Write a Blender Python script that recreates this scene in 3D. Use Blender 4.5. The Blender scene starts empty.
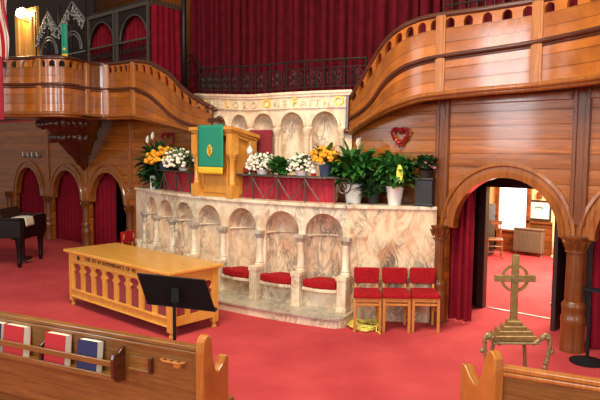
import bpy, bmesh, math, random
from mathutils import Vector, Matrix, noise
PI = math.pi
sin, cos = math.sin, math.cos
scene = bpy.context.scene
COL = scene.collection
random.seed(7)

# ------------------------------------------------------------------ materials
def sr(r, g, b):
    f = lambda c: (c/255/12.92) if c/255 <= .04045 else ((c/255+.055)/1.055)**2.4
    return (f(r), f(g), f(b), 1)

def new_mat(name):
    m = bpy.data.materials.new(name); m.use_nodes = True
    nt = m.node_tree
    return m, nt, nt.nodes['Principled BSDF']

def ramp(nt, fac, stops):
    r = nt.nodes.new('ShaderNodeValToRGB')
    el = r.color_ramp.elements
    while len(el) < len(stops): el.new(.5)
    for e, (p, c) in zip(el, stops): e.position = p; e.color = c
    nt.links.new(fac, r.inputs[0]); return r.outputs[0]

def coords(nt, kind='Object', scale=(1,1,1), rot=(0,0,0)):
    t = nt.nodes.new('ShaderNodeTexCoord'); mp = nt.nodes.new('ShaderNodeMapping')
    mp.inputs['Scale'].default_value = scale; mp.inputs['Rotation'].default_value = rot
    nt.links.new(t.outputs[kind], mp.inputs[0]); return mp.outputs[0]

def noise_n(nt, vec, scale, detail=4, rough=.55, dist=0.):
    n = nt.nodes.new('ShaderNodeTexNoise')
    n.inputs['Scale'].default_value = scale; n.inputs['Detail'].default_value = detail
    n.inputs['Roughness'].default_value = rough; n.inputs['Distortion'].default_value = dist
    nt.links.new(vec, n.inputs['Vector']); return n.outputs['Fac']

def bump(nt, b, h, strength=.2, dist=.02):
    n = nt.nodes.new('ShaderNodeBump'); n.inputs['Strength'].default_value = strength
    n.inputs['Distance'].default_value = dist
    nt.links.new(h, n.inputs['Height']); nt.links.new(n.outputs[0], b.inputs['Normal'])

def math_n(nt, op, a, b=None, c=None):
    n = nt.nodes.new('ShaderNodeMath'); n.operation = op
    for i, v in enumerate((a, b, c)):
        if v is None: continue
        if isinstance(v, (int, float)): n.inputs[i].default_value = v
        else: nt.links.new(v, n.inputs[i])
    return n.outputs[0]

def mix_c(nt, fac, a, b, mode='MIX'):
    n = nt.nodes.new('ShaderNodeMix'); n.data_type = 'RGBA'; n.blend_type = mode
    for s, v in ((0, fac), (6, a), (7, b)):
        if isinstance(v, (int, float, tuple)): n.inputs[s].default_value = v
        else: nt.links.new(v, n.inputs[s])
    return n.outputs[2]

def plain(name, col, rough=.5, metal=0., var=.12, nscale=14, bmp=0., spec=.5, coat=0., sheen=0.):
    m, nt, b = new_mat(name)
    v = coords(nt); n = noise_n(nt, v, nscale)
    d = tuple(c*(1-var) for c in col[:3])+(1,); l = tuple(min(1, c*(1+var)) for c in col[:3])+(1,)
    nt.links.new(ramp(nt, n, [(.3, d), (.7, l)]), b.inputs['Base Color'])
    b.inputs['Roughness'].default_value = rough; b.inputs['Metallic'].default_value = metal
    b.inputs['Specular IOR Level'].default_value = spec
    b.inputs['Coat Weight'].default_value = coat; b.inputs['Coat Roughness'].default_value = .12
    if sheen: b.inputs['Sheen Weight'].default_value = sheen
    if bmp: bump(nt, b, n, bmp)
    return m

def wood(name, dark, light, rough=.3, coat=.0, board=0., kind='Object', axis='z', gscale=1., groove=.5, wavy=0.):
    """axis = across the grain; board = board width in metres (0 = no boards)."""
    m, nt, b = new_mat(name)
    st = {'z': (.35, .35, 6), 'x': (6, .35, .35), 'y': (.35, 6, .35)}[axis]
    v = coords(nt, kind, tuple(s*gscale for s in st))
    n1 = noise_n(nt, v, 3.2, 6, .6, 1.2); n2 = noise_n(nt, v, 14, 3, .6)
    f = math_n(nt, 'ADD', math_n(nt, 'MULTIPLY', n1, .7), math_n(nt, 'MULTIPLY', n2, .3))
    col = ramp(nt, f, [(.32, dark), (.5, tuple((a+c)/2 for a, c in zip(dark, light))), (.68, light)])
    h = f
    if board:
        t = nt.nodes.new('ShaderNodeTexCoord'); s = nt.nodes.new('ShaderNodeSeparateXYZ')
        nt.links.new(t.outputs[kind], s.inputs[0])
        q = math_n(nt, 'DIVIDE', s.outputs['Y' if kind == 'UV' else axis.upper()], board)
        wn = nt.nodes.new('ShaderNodeTexWhiteNoise'); wn.noise_dimensions = '1D'
        nt.links.new(math_n(nt, 'FLOOR', q), wn.inputs['W'])
        tone = math_n(nt, 'MULTIPLY_ADD', wn.outputs['Value'], .35, .8)
        col = mix_c(nt, 1., col, tone, 'MULTIPLY')
        fr = math_n(nt, 'FRACT', q)
        edge = math_n(nt, 'MINIMUM', fr, math_n(nt, 'SUBTRACT', 1., fr))
        g = math_n(nt, 'SMOOTH_MIN', math_n(nt, 'MULTIPLY', edge, 14), 1., .2)
        col = mix_c(nt, 1., col, math_n(nt, 'MULTIPLY_ADD', g, groove, 1-groove), 'MULTIPLY')
        cv = math_n(nt, 'MULTIPLY', math_n(nt, 'MULTIPLY', fr, math_n(nt, 'SUBTRACT', 1., fr)), 5.)
        h = math_n(nt, 'ADD', math_n(nt, 'ADD', math_n(nt, 'MULTIPLY', f, .15), g), cv)
    if wavy:
        w = noise_n(nt, coords(nt, kind, (1.0, 1.0, 2.2) if kind == 'Object' else (1, 2.2, 1)), 2.4, 2, .5)
        h = math_n(nt, 'ADD', math_n(nt, 'MULTIPLY', h, .35), math_n(nt, 'MULTIPLY', w, wavy))
    nt.links.new(col, b.inputs['Base Color'])
    b.inputs['Roughness'].default_value = rough
    b.inputs['Coat Weight'].default_value = coat; b.inputs['Coat Roughness'].default_value = .1
    bump(nt, b, h, .35, .012)
    return m

def marble(name, base, blush, vein, scale=1., rough=.32, veiny=.75):
    m, nt, b = new_mat(name)
    v = coords(nt, 'Object', (1.3, 1.3, .7), (.4, .5, .2))
    n1 = noise_n(nt, v, 1.6*scale, 4, .6, 1.5)
    col = ramp(nt, n1, [(.33, blush), (.52, base), (.7, tuple(min(1, c*1.12) for c in base[:3])+(1,))])
    n2 = noise_n(nt, v, 1.5*scale, 7, .62, 2.6)
    r = math_n(nt, 'ABSOLUTE', math_n(nt, 'SUBTRACT', n2, .5))
    vm = ramp(nt, r, [(0, (1,1,1,1)), (.05, (.25,.25,.25,1)), (.11, (0,0,0,1))])
    n3 = noise_n(nt, v, 1.1*scale, 2)
    vm = math_n(nt, 'MULTIPLY', vm, ramp(nt, n3, [(.42, (0,0,0,1)), (.62, (1,1,1,1))]))
    col = mix_c(nt, math_n(nt, 'MULTIPLY', vm, veiny), col, vein)
    n4 = noise_n(nt, v, 4.5*scale, 5, .7, 1.)
    col = mix_c(nt, math_n(nt, 'MULTIPLY', ramp(nt, n4, [(.52, (0,0,0,1)), (.75, (1,1,1,1))]), .4*veiny), col, vein)
    nt.links.new(col, b.inputs['Base Color'])
    b.inputs['Roughness'].default_value = rough
    return m

def carpet(name, a, c):
    m, nt, b = new_mat(name)
    v = coords(nt)
    n = noise_n(nt, v, 160, 3, .7); n2 = noise_n(nt, v, 1.1, 4, .6)
    f = math_n(nt, 'ADD', math_n(nt, 'MULTIPLY', n, .45), math_n(nt, 'MULTIPLY', n2, .55))
    nt.links.new(ramp(nt, f, [(.36, a), (.64, c)]), b.inputs['Base Color'])
    b.inputs['Roughness'].default_value = .95; b.inputs['Specular IOR Level'].default_value = .15
    bump(nt, b, n, .5, .01)
    return m

def emit(name, col, st):
    m, nt, b = new_mat(name)
    b.inputs['Emission Color'].default_value = col; b.inputs['Emission Strength'].default_value = st
    b.inputs['Base Color'].default_value = col
    return m

M = {}
M['carpet'] = carpet('red_carpet', sr(172,54,60), sr(204,80,80))
M['wood_wall'] = wood('varnished_wall_boards', sr(116,60,13), sr(186,107,33), .32, .55, .185, wavy=1.5)
M['wood_dark_wall'] = wood('shadowed_hall_boards', sr(66,28,14), sr(98,48,24), .4, .2, .2)
M['wood_post'] = wood('pale_post_wood', sr(136,76,28), sr(192,124,58), .28, .7, axis='x')
M['wood_trim'] = wood('varnished_moulding', sr(112,58,18), sr(172,102,40), .28, .6, axis='x')
M['wood_fascia'] = wood('varnished_balcony_boards', sr(122,62,14), sr(190,110,34), .26, .8, .165, kind='UV', wavy=1.4)
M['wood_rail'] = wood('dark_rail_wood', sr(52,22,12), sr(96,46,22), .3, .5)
M['wood_column'] = wood('column_wood', sr(84,42,15), sr(136,76,29), .34, .3, axis='x')
M['oak'] = wood('golden_oak', sr(206,140,48), sr(240,182,88), .3, .5, axis='y', gscale=1.2)
M['oak_v'] = wood('golden_oak_upright', sr(200,134,46), sr(234,176,84), .32, .4, axis='x', gscale=1.2)
M['pulpit_wood'] = wood('pulpit_oak', sr(188,120,40), sr(228,164,72), .32, .4, axis='x', gscale=1.4)
M['chair_wood'] = wood('chair_beech', sr(178,108,44), sr(214,148,76), .4, .2, axis='x', gscale=2)
M['pew_wood'] = wood('pew_oak', sr(98,60,20), sr(150,100,42), .36, .35, axis='z', gscale=1.4)
M['pew_end'] = wood('pew_end_oak', sr(150,86,28), sr(196,124,52), .3, .4, axis='x', gscale=1.6)
M['marble'] = marble('cream_marble', sr(232,214,184), sr(220,184,148), sr(108,104,98), 1.6)
M['marble_panel'] = marble('veined_marble_panel', sr(230,206,168), sr(198,150,108), sr(96,92,86), 1.9, veiny=1.1)
M['marble_upper'] = marble('upper_marble', sr(232,206,172), sr(222,176,138), sr(158,146,134), 1.3, veiny=.45)
M['marble_grey'] = marble('grey_marble_step', sr(190,178,158), sr(172,154,130), sr(104,98,92), 1.6)
M['marble_niche'] = marble('niche_marble', sr(230,204,170), sr(212,168,130), sr(112,104,96), 1.9, veiny=.95)
M['velvet'] = plain('red_velvet', sr(156,20,27), .9, var=.3, nscale=26, spec=.2)
M['velvet_dark'] = plain('dark_red_velvet', sr(134,16,34), .85, var=.2, nscale=20, sheen=.2)
M['curtain'] = plain('crimson_curtain', sr(86,10,22), .95, var=.25, nscale=6, spec=.15)
M['curtain_arch'] = plain('arch_curtain', sr(122,16,32), .95, var=.2, nscale=6, spec=.15)
M['drape'] = plain('red_drape', sr(160,30,46), .85, var=.18, nscale=8)
M['iron'] = plain('wrought_iron', sr(52,46,44), .45, .7, nscale=30)
M['iron_grey'] = plain('grey_brown_iron', sr(96,86,76), .45, .5, nscale=30)
M['iron_bright'] = plain('silvered_iron', sr(168,168,166), .35, .8, nscale=30)
M['black'] = plain('black_paint', sr(16,16,17), .65, nscale=8, spec=.3)
M['black_gloss'] = plain('black_lacquer', sr(14,10,10), .35, spec=.4)
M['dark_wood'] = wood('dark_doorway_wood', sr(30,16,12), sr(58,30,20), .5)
M['brass'] = plain('aged_brass', sr(164,130,76), .38, .6, var=.25, nscale=22)
M['brass_dull'] = plain('dull_brass', sr(150,126,84), .45, .5, var=.3, nscale=26)
M['green_cloth'] = plain('green_cloth', sr(22,134,104), .75, var=.08, nscale=40)
M['gold_cloth'] = plain('gold_cloth', sr(238,184,40), .6, var=.1, nscale=40)
M['gold'] = plain('gilt', sr(238,196,84), .35, .3, var=.1)
M['silver_letter'] = plain('pale_gilt', sr(214,200,160), .4, .2, var=.1)
M['letter'] = plain('carved_dark_letter', sr(92,58,26), .6)
M['white_pot'] = plain('white_glazed_pot', sr(236,230,222), .35, var=.04)
M['blue_foil'] = plain('blue_foil_pot', sr(70,96,130), .3, .4, var=.2, nscale=40)
M['black_pot'] = plain('black_pot', sr(34,34,36), .45, var=.25, nscale=18)
M['leaf'] = plain('leaf_green', sr(46,98,34), .45, var=.4, nscale=9)
M['leaf_dark'] = plain('leaf_dark_green', sr(34,70,32), .45, var=.4, nscale=9)
M['leaf_grey'] = plain('leaf_grey_green', sr(104,130,84), .5, var=.35, nscale=9)
M['leaf_yellow'] = plain('leaf_yellow', sr(226,206,60), .5, var=.12)
M['petal_white'] = plain('petal_white', sr(240,234,214), .6, var=.06)
M['petal_orange'] = plain('petal_orange', sr(244,160,24), .6, var=.2, nscale=30)
M['petal_yellow'] = plain('petal_yellow', sr(248,186,40), .6, var=.15, nscale=30)
M['petal_pink'] = plain('petal_pink', sr(226,110,130), .6, var=.3, nscale=30)
M['soil'] = plain('potting_soil', sr(48,34,24), .95, bmp=.5)
M['tinsel'] = plain('red_tinsel', sr(150,14,24), .3, .3, var=.4, nscale=60)
M['book_red'] = plain('red_book_cloth', sr(176,30,34), .6, var=.1, nscale=50)
M['book_blue'] = plain('navy_book_cloth', sr(30,36,78), .6, var=.12, nscale=50)
M['paper'] = plain('paper', sr(232,220,196), .8, var=.05, nscale=60)
M['white_card'] = plain('white_card', sr(236,236,232), .6, var=.03)
M['cable'] = plain('yellow_cable', sr(226,212,96), .45, var=.1)
M['cream_wall'] = plain('cream_plaster', sr(244,222,158), .85, var=.05, nscale=3)
M['hall_wood'] = wood('hall_wainscot', sr(112,60,24), sr(160,92,42), .4, .2, .16)
M['window_light'] = emit('daylit_window', (1, .97, .93, 1), 3.2)
M['lamp'] = emit('lamp_glow', (1, .82, .5, 1), 22)
M['steel'] = plain('steel', sr(190,190,186), .3, .9)
M['radiator'] = plain('radiator_paint', sr(120,104,82), .5, var=.1)
M['glass'] = plain('frosted_glass', sr(226,228,222), .2, var=.05)
M['pic'] = plain('picture_print', sr(232,236,232), .7, var=.05, nscale=20)
M['green_print'] = plain('green_print', sr(90,130,110), .7)
M['cab'] = plain('dark_green_grey_paint', sr(58,62,56), .5)
M['gold_panel'] = wood('honey_panel', sr(206,140,60), sr(240,186,96), .4, .2, axis='x', gscale=2)

# ------------------------------------------------------------------ mesh helpers
def NB(): return bmesh.new()

def box(bm, c, s, rz=0., rx=0., ry=0.):
    m = Matrix.Translation(c) @ Matrix.Rotation(rz, 4, 'Z') @ Matrix.Rotation(rx, 4, 'X') @ Matrix.Rotation(ry, 4, 'Y') @ Matrix.Diagonal((s[0], s[1], s[2], 1))
    bmesh.ops.create_cube(bm, size=1, matrix=m)

def bar(bm, p, q, w, h, up=(0,0,1)):
    """square bar between two points"""
    p, q = Vector(p), Vector(q); d = q-p; L = d.length; d.normalize()
    u = Vector(up)
    if abs(d.dot(u)) > .98: u = Vector((0,1,0))
    s = d.cross(u).normalized(); t = s.cross(d)
    vs = []
    for e in (p, q):
        for a, b_ in ((-1,-1),(1,-1),(1,1),(-1,1)):
            vs.append(bm.verts.new(e+s*a*w/2+t*b_*h/2))
    for f in ((3,2,1,0),(4,5,6,7),(0,1,5,4),(1,2,6,5),(2,3,7,6),(3,0,4,7)):
        bm.faces.new([vs[i] for i in f])

def tube(bm, pts, r, n=8, closed=False, cap=True):
    pts = [Vector(p) for p in pts]; N = len(pts)
    rr = r if isinstance(r, (list, tuple)) else [r]*N
    rings = []; prev = None
    for i, p in enumerate(pts):
        if closed: d = pts[(i+1) % N]-pts[i-1]
        else: d = pts[min(i+1, N-1)]-pts[max(i-1, 0)]
        if d.length < 1e-9: d = Vector((0,0,1))
        d.normalize()
        if prev is None:
            u = Vector((0,0,1)) if abs(d.z) < .9 else Vector((1,0,0))
            s = d.cross(u).normalized()
        else:
            s = (prev-d*prev.dot(d))
            s = s.normalized() if s.length > 1e-6 else d.cross(Vector((0,0,1))).normalized()
        prev = s; t = d.cross(s)
        rings.append([bm.verts.new(p+(s*cos(2*PI*k/n)+t*sin(2*PI*k/n))*rr[i]) for k in range(n)])
    for i in range(N if closed else N-1):
        a, b_ = rings[i], rings[(i+1) % N]
        for k in range(n):
            bm.faces.new((a[k], a[(k+1) % n], b_[(k+1) % n], b_[k]))
    if cap and not closed:
        bm.faces.new(rings[0][::-1]); bm.faces.new(rings[-1])

def lathe(bm, prof, c=(0,0,0), n=20, sx=1., sy=1.):
    """prof = [(r,z)...] bottom to top"""
    rings = []
    for r, z in prof:
        r = max(r, .0005)
        rings.append([bm.verts.new((c[0]+r*sx*cos(2*PI*k/n), c[1]+r*sy*sin(2*PI*k/n), c[2]+z)) for k in range(n)])
    for a, b_ in zip(rings, rings[1:]):
        for k in range(n): bm.faces.new((a[k], a[(k+1) % n], b_[(k+1) % n], b_[k]))
    bm.faces.new(rings[0][::-1]); bm.faces.new(rings[-1])

def grid(bm, fn, nu, nv, uv=None):
    vs = [[bm.verts.new(fn(i/nu, j/nv)) for j in range(nv+1)] for i in range(nu+1)]
    for i in range(nu):
        for j in range(nv):
            bm.faces.new((vs[i][j], vs[i+1][j], vs[i+1][j+1], vs[i][j+1]))
    return vs

def prism(bm, pts, axis, d0, d1):
    """extrude a 2D outline; axis 'x': pts=(y,z), 'y': pts=(x,z), 'z': pts=(x,y)"""
    def mk(p, d):
        return {'x': (d, p[0], p[1]), 'y': (p[0], d, p[1]), 'z': (p[0], p[1], d)}[axis]
    a = [bm.verts.new(mk(p, d0)) for p in pts]; b_ = [bm.verts.new(mk(p, d1)) for p in pts]
    n = len(pts)
    bm.faces.new(a); bm.faces.new(b_[::-1])
    for i in range(n): bm.faces.new((a[i], b_[i], b_[(i+1) % n], a[(i+1) % n]))

def blob(bm, c, s, sub=2, seed=0, amp=.0, rz=0.):
    m = Matrix.Translation(c) @ Matrix.Rotation(rz, 4, 'Z') @ Matrix.Diagonal((s[0], s[1], s[2], 1))
    r = bmesh.ops.create_icosphere(bm, subdivisions=sub, radius=1, matrix=m)
    if amp:
        for v in r['verts']:
            d = v.co-Vector(c); v.co += d*amp*noise.noise(v.co*9+Vector((seed,0,0)))

def obj(name, bm, mat, parent=None, smooth=False, bevel=0., off=None, uv=False):
    if off: bmesh.ops.translate(bm, verts=bm.verts, vec=off)
    bmesh.ops.recalc_face_normals(bm, faces=bm.faces)
    me = bpy.data.meshes.new(name); bm.to_mesh(me); bm.free()
    me.materials.append(M[mat] if isinstance(mat, str) else mat)
    o = bpy.data.objects.new(name, me); COL.objects.link(o)
    if parent: o.parent = parent
    if smooth:
        for p in me.polygons: p.use_smooth = True
    if smooth == 'auto':
        md = o.modifiers.new('edges', 'EDGE_SPLIT'); md.split_angle = math.radians(35)
    if bevel:
        md = o.modifiers.new('bevel', 'BEVEL'); md.width = bevel; md.segments = 2; md.limit_method = 'ANGLE'
    return o

def thing(name, label, cat, loc=(0,0,0), rz=0., group=None):
    o = bpy.data.objects.new(name, None); COL.objects.link(o)
    o.empty_display_size = .1
    o.location = loc; o.rotation_euler = (0,0,rz); o['label'] = label; o['category'] = cat
    if group: o['group'] = group
    return o

def tag(o, label, cat, group=None):
    o['label'] = label; o['category'] = cat
    if group: o['group'] = group
    return o

def struct(name, bm, mat, parent=None, **k):
    o = obj(name, bm, mat, parent, **k)
    if not parent: o['kind'] = 'structure'
    return o

def dup(root, loc, rz=None, label=None, group=None):
    r = root.copy(); COL.objects.link(r); r.location = loc
    if rz is not None: r.rotation_euler = (0,0,rz)
    if label: r['label'] = label
    if group: r['group'] = group
    for ch in list(root.children):
        c = ch.copy(); COL.objects.link(c); c.parent = r
        for g in list(ch.children):
            d = g.copy(); COL.objects.link(d); d.parent = c
    return r

def wpart(name, bm, mat, root, **k):
    """a part modelled in world coordinates under an unrotated root"""
    l = root.location
    return obj(name, bm, mat, root, off=(-l[0], -l[1], -l[2]), **k)

# walls with round or shaped openings, built in rows.  fmap(s, d, z) -> point
def arch_prof(z0, zs, r, n=10, rz=None):
    rz = rz or r
    p = [(z0, r)] if z0 < zs-1e-6 else []
    for i in range(n+1):
        a = PI/2*i/n
        p.append((zs+rz*sin(a), max(r*cos(a), 0)))
    return p

def bay(bm, fmap, s0, s1, z0, z1, c, prof, depth, ns=2, uvl=None, smap=None):
    def quad(pts):
        vs = []
        ok = len({(round(p[0], 6), round(p[1], 6), round(p[2], 6)) for p in pts}) >= 3
        if not ok: return
        u = []
        for p in pts:
            q = Vector(fmap(*p))
            if all((q-w).length > 1e-7 for w in u): u.append(q)
        if len(u) < 3: return
        f = bm.faces.new([bm.verts.new(q) for q in u])
        if uvl and len(u) == len(pts):
            for lp, p in zip(f.loops, pts): lp[uvl].uv = (p[0], p[2])
    def row(za, zb, a0, a1, b0, b1):
        for i in range(ns):
            f0, f1 = i/ns, (i+1)/ns
            quad([(a0+(a1-a0)*f0, 0, za), (a0+(a1-a0)*f1, 0, za), (b0+(b1-b0)*f1, 0, zb), (b0+(b1-b0)*f0, 0, zb)])
    pz0, pz1 = prof[0][0], prof[-1][0]
    if pz0 > z0+1e-6:
        row(z0, pz0, s0, c, s0, c); row(z0, pz0, c, s1, c, s1)
        w = prof[0][1]
        quad([(c-w, 0, pz0), (c+w, 0, pz0), (c+w, depth, pz0), (c-w, depth, pz0)])
    for (za, wa), (zb, wb) in zip(prof, prof[1:]):
        row(za, zb, s0, c-wa, s0, c-wb); row(za, zb, c+wa, s1, c+wb, s1)
        for g in (-1, 1):
            quad([(c+g*wa, 0, za), (c+g*wb, 0, zb), (c+g*wb, depth, zb), (c+g*wa, depth, za)])
    if z1 > pz1+1e-6:
        row(pz1, z1, s0, c, s0, c); row(pz1, z1, c, s1, c, s1)

def niche(bm, fmap, c, r, z0, zs, dep, nz=3, na=14, nh=8):
    """half round recess with a quarter-dome head"""
    def pt(a, b_):   # a across 0..1, b_ up
        ph = PI*a
        if b_ <= .5:
            z = z0+(zs-z0)*b_*2; return fmap(c-r*cos(ph), dep*sin(ph), z)
        e = PI/2*(b_-.5)*2
        return fmap(c-r*cos(ph)*cos(e), dep*sin(ph)*cos(e), zs+r*sin(e))
    grid(bm, pt, na, nh*2)

def plane_map(y):
    return lambda s, d, z: (s, y+d, z)

def arc_map(cx, cy, R):
    return lambda s, d, z: (cx+(R-d)*sin(s/R), cy-(R-d)*cos(s/R), z)

def catmull(P, n):
    out = []; N = len(P)
    for i in range(N-1):
        p0, p1, p2, p3 = P[max(i-1,0)], P[i], P[i+1], P[min(i+2, N-1)]
        for k in range(n):
            t = k/n
            out.append(tuple(.5*(2*b+(c-a)*t+(2*a-5*b+4*c-d)*t*t+(3*b-a-3*c+d)*t**3) for a, b, c, d in zip(p0, p1, p2, p3)))
    out.append(tuple(P[-1])); return out

def cloth(bm, path, z0, z1, amp, freq, nz=8, seed=0, gather=0., per=60):
    """hanging curtain along a polyline in plan: amp fold depth, freq folds per metre"""
    P = [Vector((p[0], p[1], 0)) for p in path]
    L = [0]
    for a, b_ in zip(P, P[1:]): L.append(L[-1]+(b_-a).length)
    T = L[-1]; n = max(12, int(T*freq*8))
    def pt(u, v):
        s = u*T; i = 0
        while i < len(P)-2 and s > L[i+1]: i += 1
        f = (s-L[i])/max(1e-6, L[i+1]-L[i]); q = P[i].lerp(P[i+1], f)
        d = (P[i+1]-P[i]).normalized(); nrm = Vector((d.y, -d.x, 0))
        ph = s*freq*2*PI+2.2*noise.noise(Vector((s*1.3+seed, v*.5, 0)))
        a = amp*(.75+.5*noise.noise(Vector((s*2.1, seed+3, v))))
        k = a*(2.2*abs(sin(ph/2))**.75-1.2+.3*sin(ph*.47))
        q = q+nrm*k+d*(.25*a*sin(2*ph))
        zz0 = z0(u) if callable(z0) else z0
        return (q.x, q.y, zz0+(z1-zz0)*v)
    grid(bm, pt, n, nz)
# ------------------------------------------------------------------ camera
cam_d = bpy.data.cameras.new('camera'); cam = bpy.data.objects.new('camera', cam_d); COL.objects.link(cam)
cam_d.sensor_width = 36; cam_d.lens = 36; cam_d.clip_end = 200
CAMP = Vector((4.046, -7.658, 2.4))
cam.matrix_world = Matrix.Translation(CAMP) @ Matrix.Rotation(math.radians(41.4), 4, 'Z') @ Matrix.Rotation(PI/2-.079, 4, 'X') @ Matrix.Rotation(.009, 4, 'Z')
scene.camera = cam

# ------------------------------------------------------------------ floor and front wall
bm = NB(); box(bm, (-4, -4, -.1), (36, 24, .2)); struct('floor', bm, 'carpet')

AC = [(.875, .71, 1.39), (2.705, .71, 1.39), (-8.8, .73, 1.16), (-10.75, .73, 1.16), (-12.94, .76, 1.16)]
def wide_arch(zs, r, hw, n=14):
    return [(0, hw), (zs-.03, hw), (zs-.02, r)]+arch_prof(zs, zs, r, n)
bm = NB()
fm = plane_map(0)
bay(bm, fm, -1.71, 1.79, 0, 3.3, .875, wide_arch(1.39, .71, .83), .12)
bay(bm, fm, 1.79, 4.2, 0, 3.3, 2.705, wide_arch(1.39, .71, .83), .12)
box(bm, (-1.74, .35, 1.65), (.06, .7, 3.3))
struct('wall_front_right', bm, 'wood_wall')
bm = NB()
for (c, r, zs), s0, s1 in ((AC[2], -9.78, -5.3), (AC[3], -11.75, -9.78), (AC[4], -17, -11.75)):
    bay(bm, fm, s0, s1, 0, 3.2, c, wide_arch(zs, r, .87), .1)
box(bm, (-5.27, .35, 1.45), (.06, .7, 2.9))
struct('wall_front_left', bm, 'wood_wall')

# arch mouldings: stepped ring round every arch
for i, (c, r, zs) in enumerate(AC):
    bm = NB()
    w = .2
    prof = [(0, .05), (.0, -.05), (w*.35, -.055), (w*.42, -.03), (w*.72, -.03), (w*.8, -.06), (w, -.05), (w, .02)]
    n = 28
    rings = []
    for k in range(n+1):
        a = PI*k/n
        rings.append([bm.verts.new((c+(r-.005+dr)*cos(a), dy, zs+(r-.005+dr)*sin(a))) for dr, dy in prof])
    for a, b_ in zip(rings, rings[1:]):
        for k in range(len(prof)-1): bm.faces.new((a[k], a[k+1], b_[k+1], b_[k]))
    bm.faces.new(rings[0]); bm.faces.new(rings[-1][::-1])
    struct('trim_%d' % (i+1), bm, 'wood_trim', smooth='auto')
# flat pilasters above the right columns and thin bands on the wall
bm = NB()
for x, z0 in ((-.04, 1.5), (1.79, 1.55)):
    for dx, w, dy in ((0, .2, .03), (-.07, .05, .055), (.07, .05, .055)):
        box(bm, (x+dx, -dy/2, (z0+3.3)/2), (w, dy, 3.3-z0))
struct('trim_6', bm, 'wood_column', bevel=.008)
bm = NB()
box(bm, (-.9, -.02, 3.05), (1.55, .04, .1)); box(bm, (.875, -.02, 3.12), (1.6, .04, .1)); box(bm, (2.8, -.02, 3.12), (1.9, .04, .1))
struct('trim_7', bm, 'wood_trim', bevel=.008)
bm = NB()
for x in (-7.83, -9.78, -11.75): box(bm, (x, -.02, 2.5), (.1, .04, 1.9))
struct('trim_8', bm, 'wood_trim', bevel=.008)

# columns
def make_column(name, label, x, zc, r, small=False):
    t = thing(name, label, 'column', (x, -.02, 0), 0, 'round wooden columns between the arches')
    bm = NB(); R = r*1.32
    lathe(bm, [(R*1.02, 0), (R*1.02, .05), (R, .06), (R, .34), (R*1.03, .36), (R*1.03, .42), (R*.95, .44), (R*.95, .52), (R*1.0, .54), (R*.98, .58), (r*1.05, .62)], n=24)
    obj('base', bm, 'wood_column', t, smooth='auto')
    bm = NB(); lathe(bm, [(r*1.03, .6), (r, .8), (r*.97, zc-.2)], n=24)
    obj('shaft', bm, 'wood_column', t, smooth='auto')
    bm = NB()
    lathe(bm, [(r*.98, zc-.2), (r*1.2, zc-.195), (r*1.2, zc-.175), (r*1.0, zc-.165), (r*1.12, zc-.1), (r*1.4, zc-.03), (r*1.45, zc-.02), (r*1.45, zc), (r*.8, zc+.01)], n=24)
    for k in range(10):          # carved leaves
        a = 2*PI*k/10
        p = [(r*f*cos(a), r*f*sin(a), zc+z) for f, z in ((1.0, -.165), (1.12, -.12), (1.32, -.07), (1.5, -.06), (1.48, -.085))]
        tube(bm, p, [.018, .026, .026, .02, .01], 6)
    obj('capital', bm, 'wood_column', t, smooth='auto')
    return t
make_column('arch_column', 'round wooden column at the left side of the open doorway arch', -.06, 1.4, .1)
make_column('arch_column', 'thick wooden column with ringed base at the right side of the doorway arch', 1.79, 1.42, .105)
make_column('arch_column', 'wooden column right of the third curtained arch, beside the marble seats', -7.83, 1.17, .09)
make_column('arch_column', 'wooden column between the second and third curtained arches on the left', -9.78, 1.17, .09)
make_column('arch_column', 'wooden column between the first and second curtained arches, behind the piano', -11.75, 1.17, .09)
make_column('arch_column', 'wooden column left of the first curtained arch, behind the piano', -14.2, 1.17, .09)

# space behind the arches
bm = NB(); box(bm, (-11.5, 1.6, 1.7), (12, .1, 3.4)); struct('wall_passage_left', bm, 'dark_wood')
def curtain(name, label, path, z0, z1, amp=.045, freq=5.5, mat='curtain_arch', seed=0, group=None, nz=8):
    bm = NB(); cloth(bm, path, z0, z1, amp, freq, nz, seed)
    o = obj(name, bm, mat, smooth=True)
    o2 = tag(o, label, 'curtain', group); return o
G = 'red curtains in the left arches'
curtain('arch_curtain', 'crimson curtain filling the leftmost arch behind the piano', [(-14.3, .2), (-12.05, .2)], .02, 2.15, seed=1, group=G)
curtain('arch_curtain', 'crimson curtain filling the middle of the three left arches', [(-12.05, .2), (-9.95, .2)], .02, 2.15, seed=2, group=G)
curtain('arch_curtain', 'crimson curtain drawn part way across the third left arch, dark gap beside it', [(-9.95, .2), (-8.72, .2)], .02, 2.15, seed=3, group=G)
curtain('arch_curtain', 'crimson curtain gathered at the left of the open doorway', [(-.02, .24), (.35, .24)], .02, 2.2, .05, 9, seed=4)
curtain('arch_curtain', 'dark crimson curtain behind the thick column at the right edge', [(1.9, .24), (3.6, .24)], .02, 2.2, .05, 6, seed=5)
# invented post and plates standing in for an unidentified row of white dashes
t = thing('stand_in_post', 'dark stand-in post with a row of bright plates in the third arch', 'post', (-8.13, .35, 0))
bm = NB(); box(bm, (0, 0, 1.0), (.12, .12, 2.0)); obj('post', bm, 'dark_wood', t)
for k in range(7):
    bm = NB(); box(bm, (.02, -.07, .55+.2*k), (.07, .03, .07)); obj('dash_plate', bm, 'steel', t, bevel=.008)

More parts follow.
